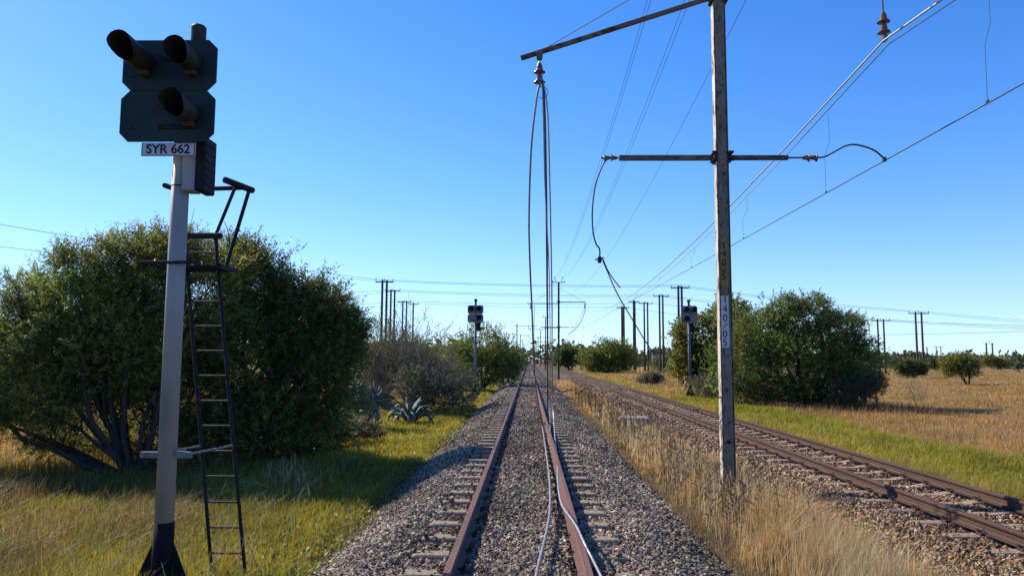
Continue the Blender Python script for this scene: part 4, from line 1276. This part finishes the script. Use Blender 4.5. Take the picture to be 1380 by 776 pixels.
# ------------------------------------------------------------------ grass
def grass(name, x, y, h, w, pal, label, lean=.35, curve=.5, zoff=0, wind=(0.1, 0)):
    n = len(x)
    z = gz(x, y) + zoff
    P = np.stack([x, y, z - .02], 1)
    a = rng.uniform(0, 2 * pi, n)
    ld = np.stack([np.cos(a) + wind[0] * 3, np.sin(a) + wind[1] * 3, np.zeros(n)], 1)
    k = (lean * rng.random(n))[:, None]
    b_ = a + rng.normal(pi / 2, .7, n)
    # blades mostly show their width to both sides
    side = np.stack([np.cos(b_), np.sin(b_), np.zeros(n)], 1) * (w / 2)[:, None]
    m1 = P + np.stack([np.zeros(n), np.zeros(n), h * .5], 1) + ld * k * (h * .35)[:, None]
    tp = P + np.stack([np.zeros(n), np.zeros(n), h], 1) + ld * (k * (1 + curve)) * h[:, None]
    tp[:, 2] -= (k[:, 0] ** 2) * h * .4
    V = np.stack([P - side, P + side, m1 + side * .8, m1 - side * .8, tp], 1).reshape(-1, 3)
    i = 5 * np.arange(n)
    F = np.stack([i, i + 1, i + 2, i + 3, i + 3, i + 2, i + 4], 1).ravel()
    S = np.tile([4, 3], n)
    T = lerp_pal(pal, n)
    q = (patch(x, y, .55, 7) + patch(x, y, 1.7, 3)) / 2
    T = T * (.6 + .75 * q)[:, None] * np.stack([np.ones(n), 1.06 - .14 * q, 1.0 - .1 * q], 1)
    T = np.repeat(T, 5, 0).reshape(n, 5, 3)
    me = raw_mesh(name, V, F, S, T.reshape(-1, 3))
    o = link_mesh(name, me, M_grass)
    tag(o, label, kind='stuff')
    return o
def wid(y, w0=.0045): return np.maximum(w0, .00085 * y)
def patch(x, y, s=.6, seed=0):
    return .5 + .5 * np.sin(x * s * 2.1 + seed + 1.3 * np.sin(y * s * .9)) * np.sin(y * s * 1.7 + seed * 2 + np.sin(x * s * 1.3))
GRN = [(.25, .235, .035), (.17, .185, .03), (.32, .28, .045), (.1, .125, .024), (.36, .3, .07)]
GRNY = [(.36, .28, .045), (.27, .22, .035), (.42, .32, .09), (.18, .165, .03)]
STRAW = [(.44, .28, .12), (.52, .36, .17), (.36, .21, .085), (.58, .45, .27), (.24, .155, .07)]
BROWN = [(.4, .215, .078), (.45, .27, .11), (.32, .165, .062), (.48, .34, .17), (.22, .165, .06), (.17, .15, .05)]
PALE = [(.2, .165, .06), (.14, .125, .04), (.32, .25, .11), (.08, .078, .028)]

# left verge, short lush grass
n = 120000
y = fall(n, 6.0, 60, 1.5); x = -2.15 - 5.5 * rng.random(n) ** 1.1
k = (x < -2.25 + .1 * np.sin(y * 2.3) + rng.normal(0, .05, n))
x, y = x[k], y[k]
h = rng.uniform(.08, .24, len(x)) * (.7 + .6 * patch(x, y, .8)) * np.clip((-2.1 - x) / .5, .45, 1)
grass('green_grass', x, y, h, wid(y), GRN + GRNY, 'short yellow green grass beside the left edge of the ballast', .8, .6)
# tall mixed grass at near left
n = 60000
y = fall(n, 6.0, 16, 1.2); x = rng.uniform(-12.5, -3.2, n)
pt = patch(x, y, .5, 2)
k = rng.random(n) < (.35 + .65 * pt) * np.clip((-2.7 - x) / 1.2, .1, 1)
x, y = x[k], y[k]
h = rng.uniform(.14, .4, len(x)) * (.6 + .6 * patch(x, y, .9, 1))
grass('tall_grass', x, y, h, wid(y, .0048), PALE + GRN[:3] + PALE, 'tall pale and green grass around the foot of the near signal', .7, .7)
n = 26000
y = fall(n, 6.0, 13, 1.2); x = rng.uniform(-12, -3.5, n)
k = patch(x, y, .8, 9) * np.clip((-3.2 - x) / 2.5, .05, 1) > rng.random(n) * .8
x, y = x[k], y[k]
grass('tall_grass', x, y, rng.uniform(.2, .5, len(x)), wid(y, .004), [(.17, .105, .05), (.24, .16, .08), (.1, .07, .035), (.07, .075, .024)], 'brownish seeding grass in the near left corner', .8, .7)
# broad leaved weeds near the ladder and at the ballast edge
V_, F_, T_ = [], [], []
n = 900
cx = np.where(rng.random(n) < .5, rng.uniform(-6, -2.4, n), rng.normal(-2.25, .25, n)); cy = fall(n, 6, 22, 1.2)
P = np.repeat(np.stack([cx, cy, gz(cx, cy)], 1), 9, 0)
D = nrm(rng.normal(size=(n * 9, 3)) * np.array([1, 1, .4]) + np.array([0, 0, .7]))
V, F, T = leaf_arrays(P + D * rng.uniform(.02, .14, n * 9)[:, None], D, rng.uniform(.04, .11, n * 9), rng.uniform(.02, .045, n * 9), [(.1, .13, .03), (.15, .17, .04), (.2, .15, .06)])
tag(link_mesh('weeds', raw_mesh('weeds', V, F, np.full(len(V) // 4, 4), T), M_leaf), 'small broad leaved weeds among the grass beside the ballast', kind='stuff')
# grass behind the left trees
n = 70000
y = fall(n, 15, 90, 1.3); x = -6 - 45 * rng.random(n) ** 1.2 * (y / 90 + .25)
h = rng.uniform(.2, .5, len(x))
grass('dry_grass', x, y, h, wid(y), BROWN + PALE, 'dry straw coloured grass behind the big left trees', .6, .6)
# strip between the tracks
n = 120000
y = fall(n, 6.0, 70, 1.5)
x = rng.normal(2.98, .5, n)
x = np.where(y < 14, x + .1, x)
tuft = patch(x, y, 2.3, 3) * .6 + patch(x, y, .9, 5) * .6
edge = 2.14 + .1 * np.sin(y * 3) + .07 * np.sin(y * 7.3 + 1) + .05 * np.sin(y * .8)
k = (x > edge + rng.exponential(.12, n)) & (x < 4.15) & (rng.random(n) < np.clip(tuft * 1.5 - .38, .02, .9))
k &= ~((x > np.interp(y, [6, 9, 11, 14], [3.55, 3.55, 3.7, 4.1]) + rng.exponential(.07, n) - .05))
k &= ~((np.abs(x - 3.35) < .5) & (np.abs(y - 23.3) < .9) & (rng.random(n) < .8))
x, y, tuft, edge = x[k], y[k], tuft[k], edge[k]
hh = np.clip((x - edge) / .55, .3, 1) * np.clip((4.3 - x) / .9, .3, 1)
far = np.interp(y, [6, 9, 13, 20, 40], [1, 1, .85, .6, .55])
h = rng.uniform(.18, .62, len(x)) * hh * far * (.45 + .75 * tuft)
grass('dry_grass', x, y, h, wid(y, .0036), STRAW, 'golden dry grass strip between the two tracks', .8, .6, 0, (.12, -.05))
# low bleached thatch under it
n = 40000
y = fall(n, 6.0, 45, 1.5); x = rng.uniform(2.1, 4.1, n)
grass('dry_grass', x, y, rng.uniform(.04, .16, n), wid(y, .005), [(.2, .14, .08), (.28, .2, .11), (.13, .1, .06)], 'low matted dead grass under the golden strip', 1.6, .4)
# fine seed stalks above it
n = 4500
y = fall(n, 6.0, 30, 1.5); x = rng.normal(2.95, .35, n); k = (x > 2.2) & (x < 3.7); x, y = x[k], y[k]
grass('dry_grass', x, y, rng.uniform(.4, .75, len(x)) * np.interp(y, [6, 12, 20], [1, .9, .65]), wid(y, .003) * .8, [(.6, .5, .34), (.45, .36, .22)], 'pale seed stalks rising above the golden grass strip', .35, .4)
# green strip right of the tracks
n = 120000
y = fall(n, 8, 110, 1.35); x = rng.uniform(6.95, 11.6, n)
k = (x > 7.05 + .12 * np.sin(y * 1.1) + rng.normal(0, .06, n)) & (x < 10.9 + .5 * np.sin(y * .5))
x, y = x[k], y[k]
h = rng.uniform(.1, .3, len(x)) * (.6 + .6 * patch(x, y, .7, 4))
yel = np.clip((8.6 - x) / 1.2 + rng.normal(0, .4, len(x)), 0, 1) > .5
grass('green_grass', x[~yel], y[~yel], h[~yel], wid(y[~yel]), GRN, 'bright green grass strip right of the tracks', .8, .6)
grass('green_grass', x[yel], y[yel], h[yel] * 1.2, wid(y[yel]), GRNY + [(.36, .27, .12)], 'yellowing grass along the far rail of the right hand track', .6, .6)
# dry field on the right
n = 230000
y = fall(n, 14, 170, 1.15); x = 10.2 + (y * .75 + 4) * rng.random(n)
pt = patch(x, y, .25, 1)
k = rng.random(n) < .45 + .55 * pt
x, y, pt = x[k], y[k], pt[k]
h = rng.uniform(.08, .27, len(x)) * (.6 + .6 * pt)
grass('dry_grass', x, y, h, wid(y) * .75, BROWN, 'orange brown dry grass covering the right hand field', .55, .6)
# dry grass behind the right verge towards the vanishing point and left of it
n = 22000
y = fall(n, 45, 260, 1.4); x = rng.uniform(7, 30, n) * (y / 120)
k = x > 7.2; x, y = x[k], y[k]
grass('dry_grass', x, y, rng.uniform(.2, .45, len(x)), wid(y), BROWN + STRAW, 'dry grass of the far field between the trees', .55, .6)

# dark dead weeds in the strip between the tracks
b_ = MB()
for i in range(560):
    yy = float(fall(1, 8.5, 45, 1.2)[0]); xx = random.gauss(2.75, .35)
    if xx < 2.15 or xx > 4.0: continue
    zz = float(gz(xx, yy)); hgt = random.uniform(.35, .8)
    p = Vector((xx, yy, zz)); lean = Vector((random.gauss(0, .05), random.gauss(0, .05), 0))
    pts = [p + lean * hgt * t * t + Vector((0, 0, hgt * t)) for t in (0, .35, .7, 1)]
    r = max(.0035, .00022 * yy)
    b_.tube(pts, [r, r * .9, r * .8, r * .6], 4, False)
    for k in range(random.randint(2, 6)):
        t = random.uniform(.4, 1); q = p + lean * hgt * t * t + Vector((0, 0, hgt * t))
        e = q + Vector((random.gauss(0, .05), random.gauss(0, .05), random.uniform(.03, .1)))
        b_.tube([q, e], [r * .7, r * 1.6], 4, False)
tag(b_.build('dead_weeds', M_drystalk), 'dark dried weed stalks standing in the golden grass strip', kind='stuff')
# brown weeds at the foot of the right tree clump
n = 7000
y = rng.uniform(30, 42, n); x = rng.uniform(10.8, 18, n) - rng.random(n) * (y - 30) * .15; k = patch(x, y, 1.2, 2) > rng.random(n); x, y = x[k], y[k]; n = len(x)
grass('dry_weeds', x, y, rng.uniform(.15, .5, n), wid(y) * .7, [(.17, .1, .06), (.22, .14, .08), (.12, .08, .045)], 'dark brown dried weeds at the foot of the right tree clump', .3, .3)
# pale stalks by the near signal
b_ = MB()
for i in range(60):
    xx, yy = random.uniform(-5.2, -2.7), random.uniform(6.3, 9.5)
    p = Vector((xx, yy, float(gz(xx, yy)))); hgt = random.uniform(.4, .85)
    d = Vector((random.gauss(.1, .5), random.gauss(0, .4), 1)).normalized()
    pts = [p, p + d * hgt * .5, p + (d + Vector((d.x * .3, d.y * .3, -.05))) * hgt]
    b_.tube(pts, [.004, .003, .002], 4, False)
tag(b_.build('dry_stalks', M_straw), 'thin pale dry stalks leaning around the near signal and ladder', kind='stuff')
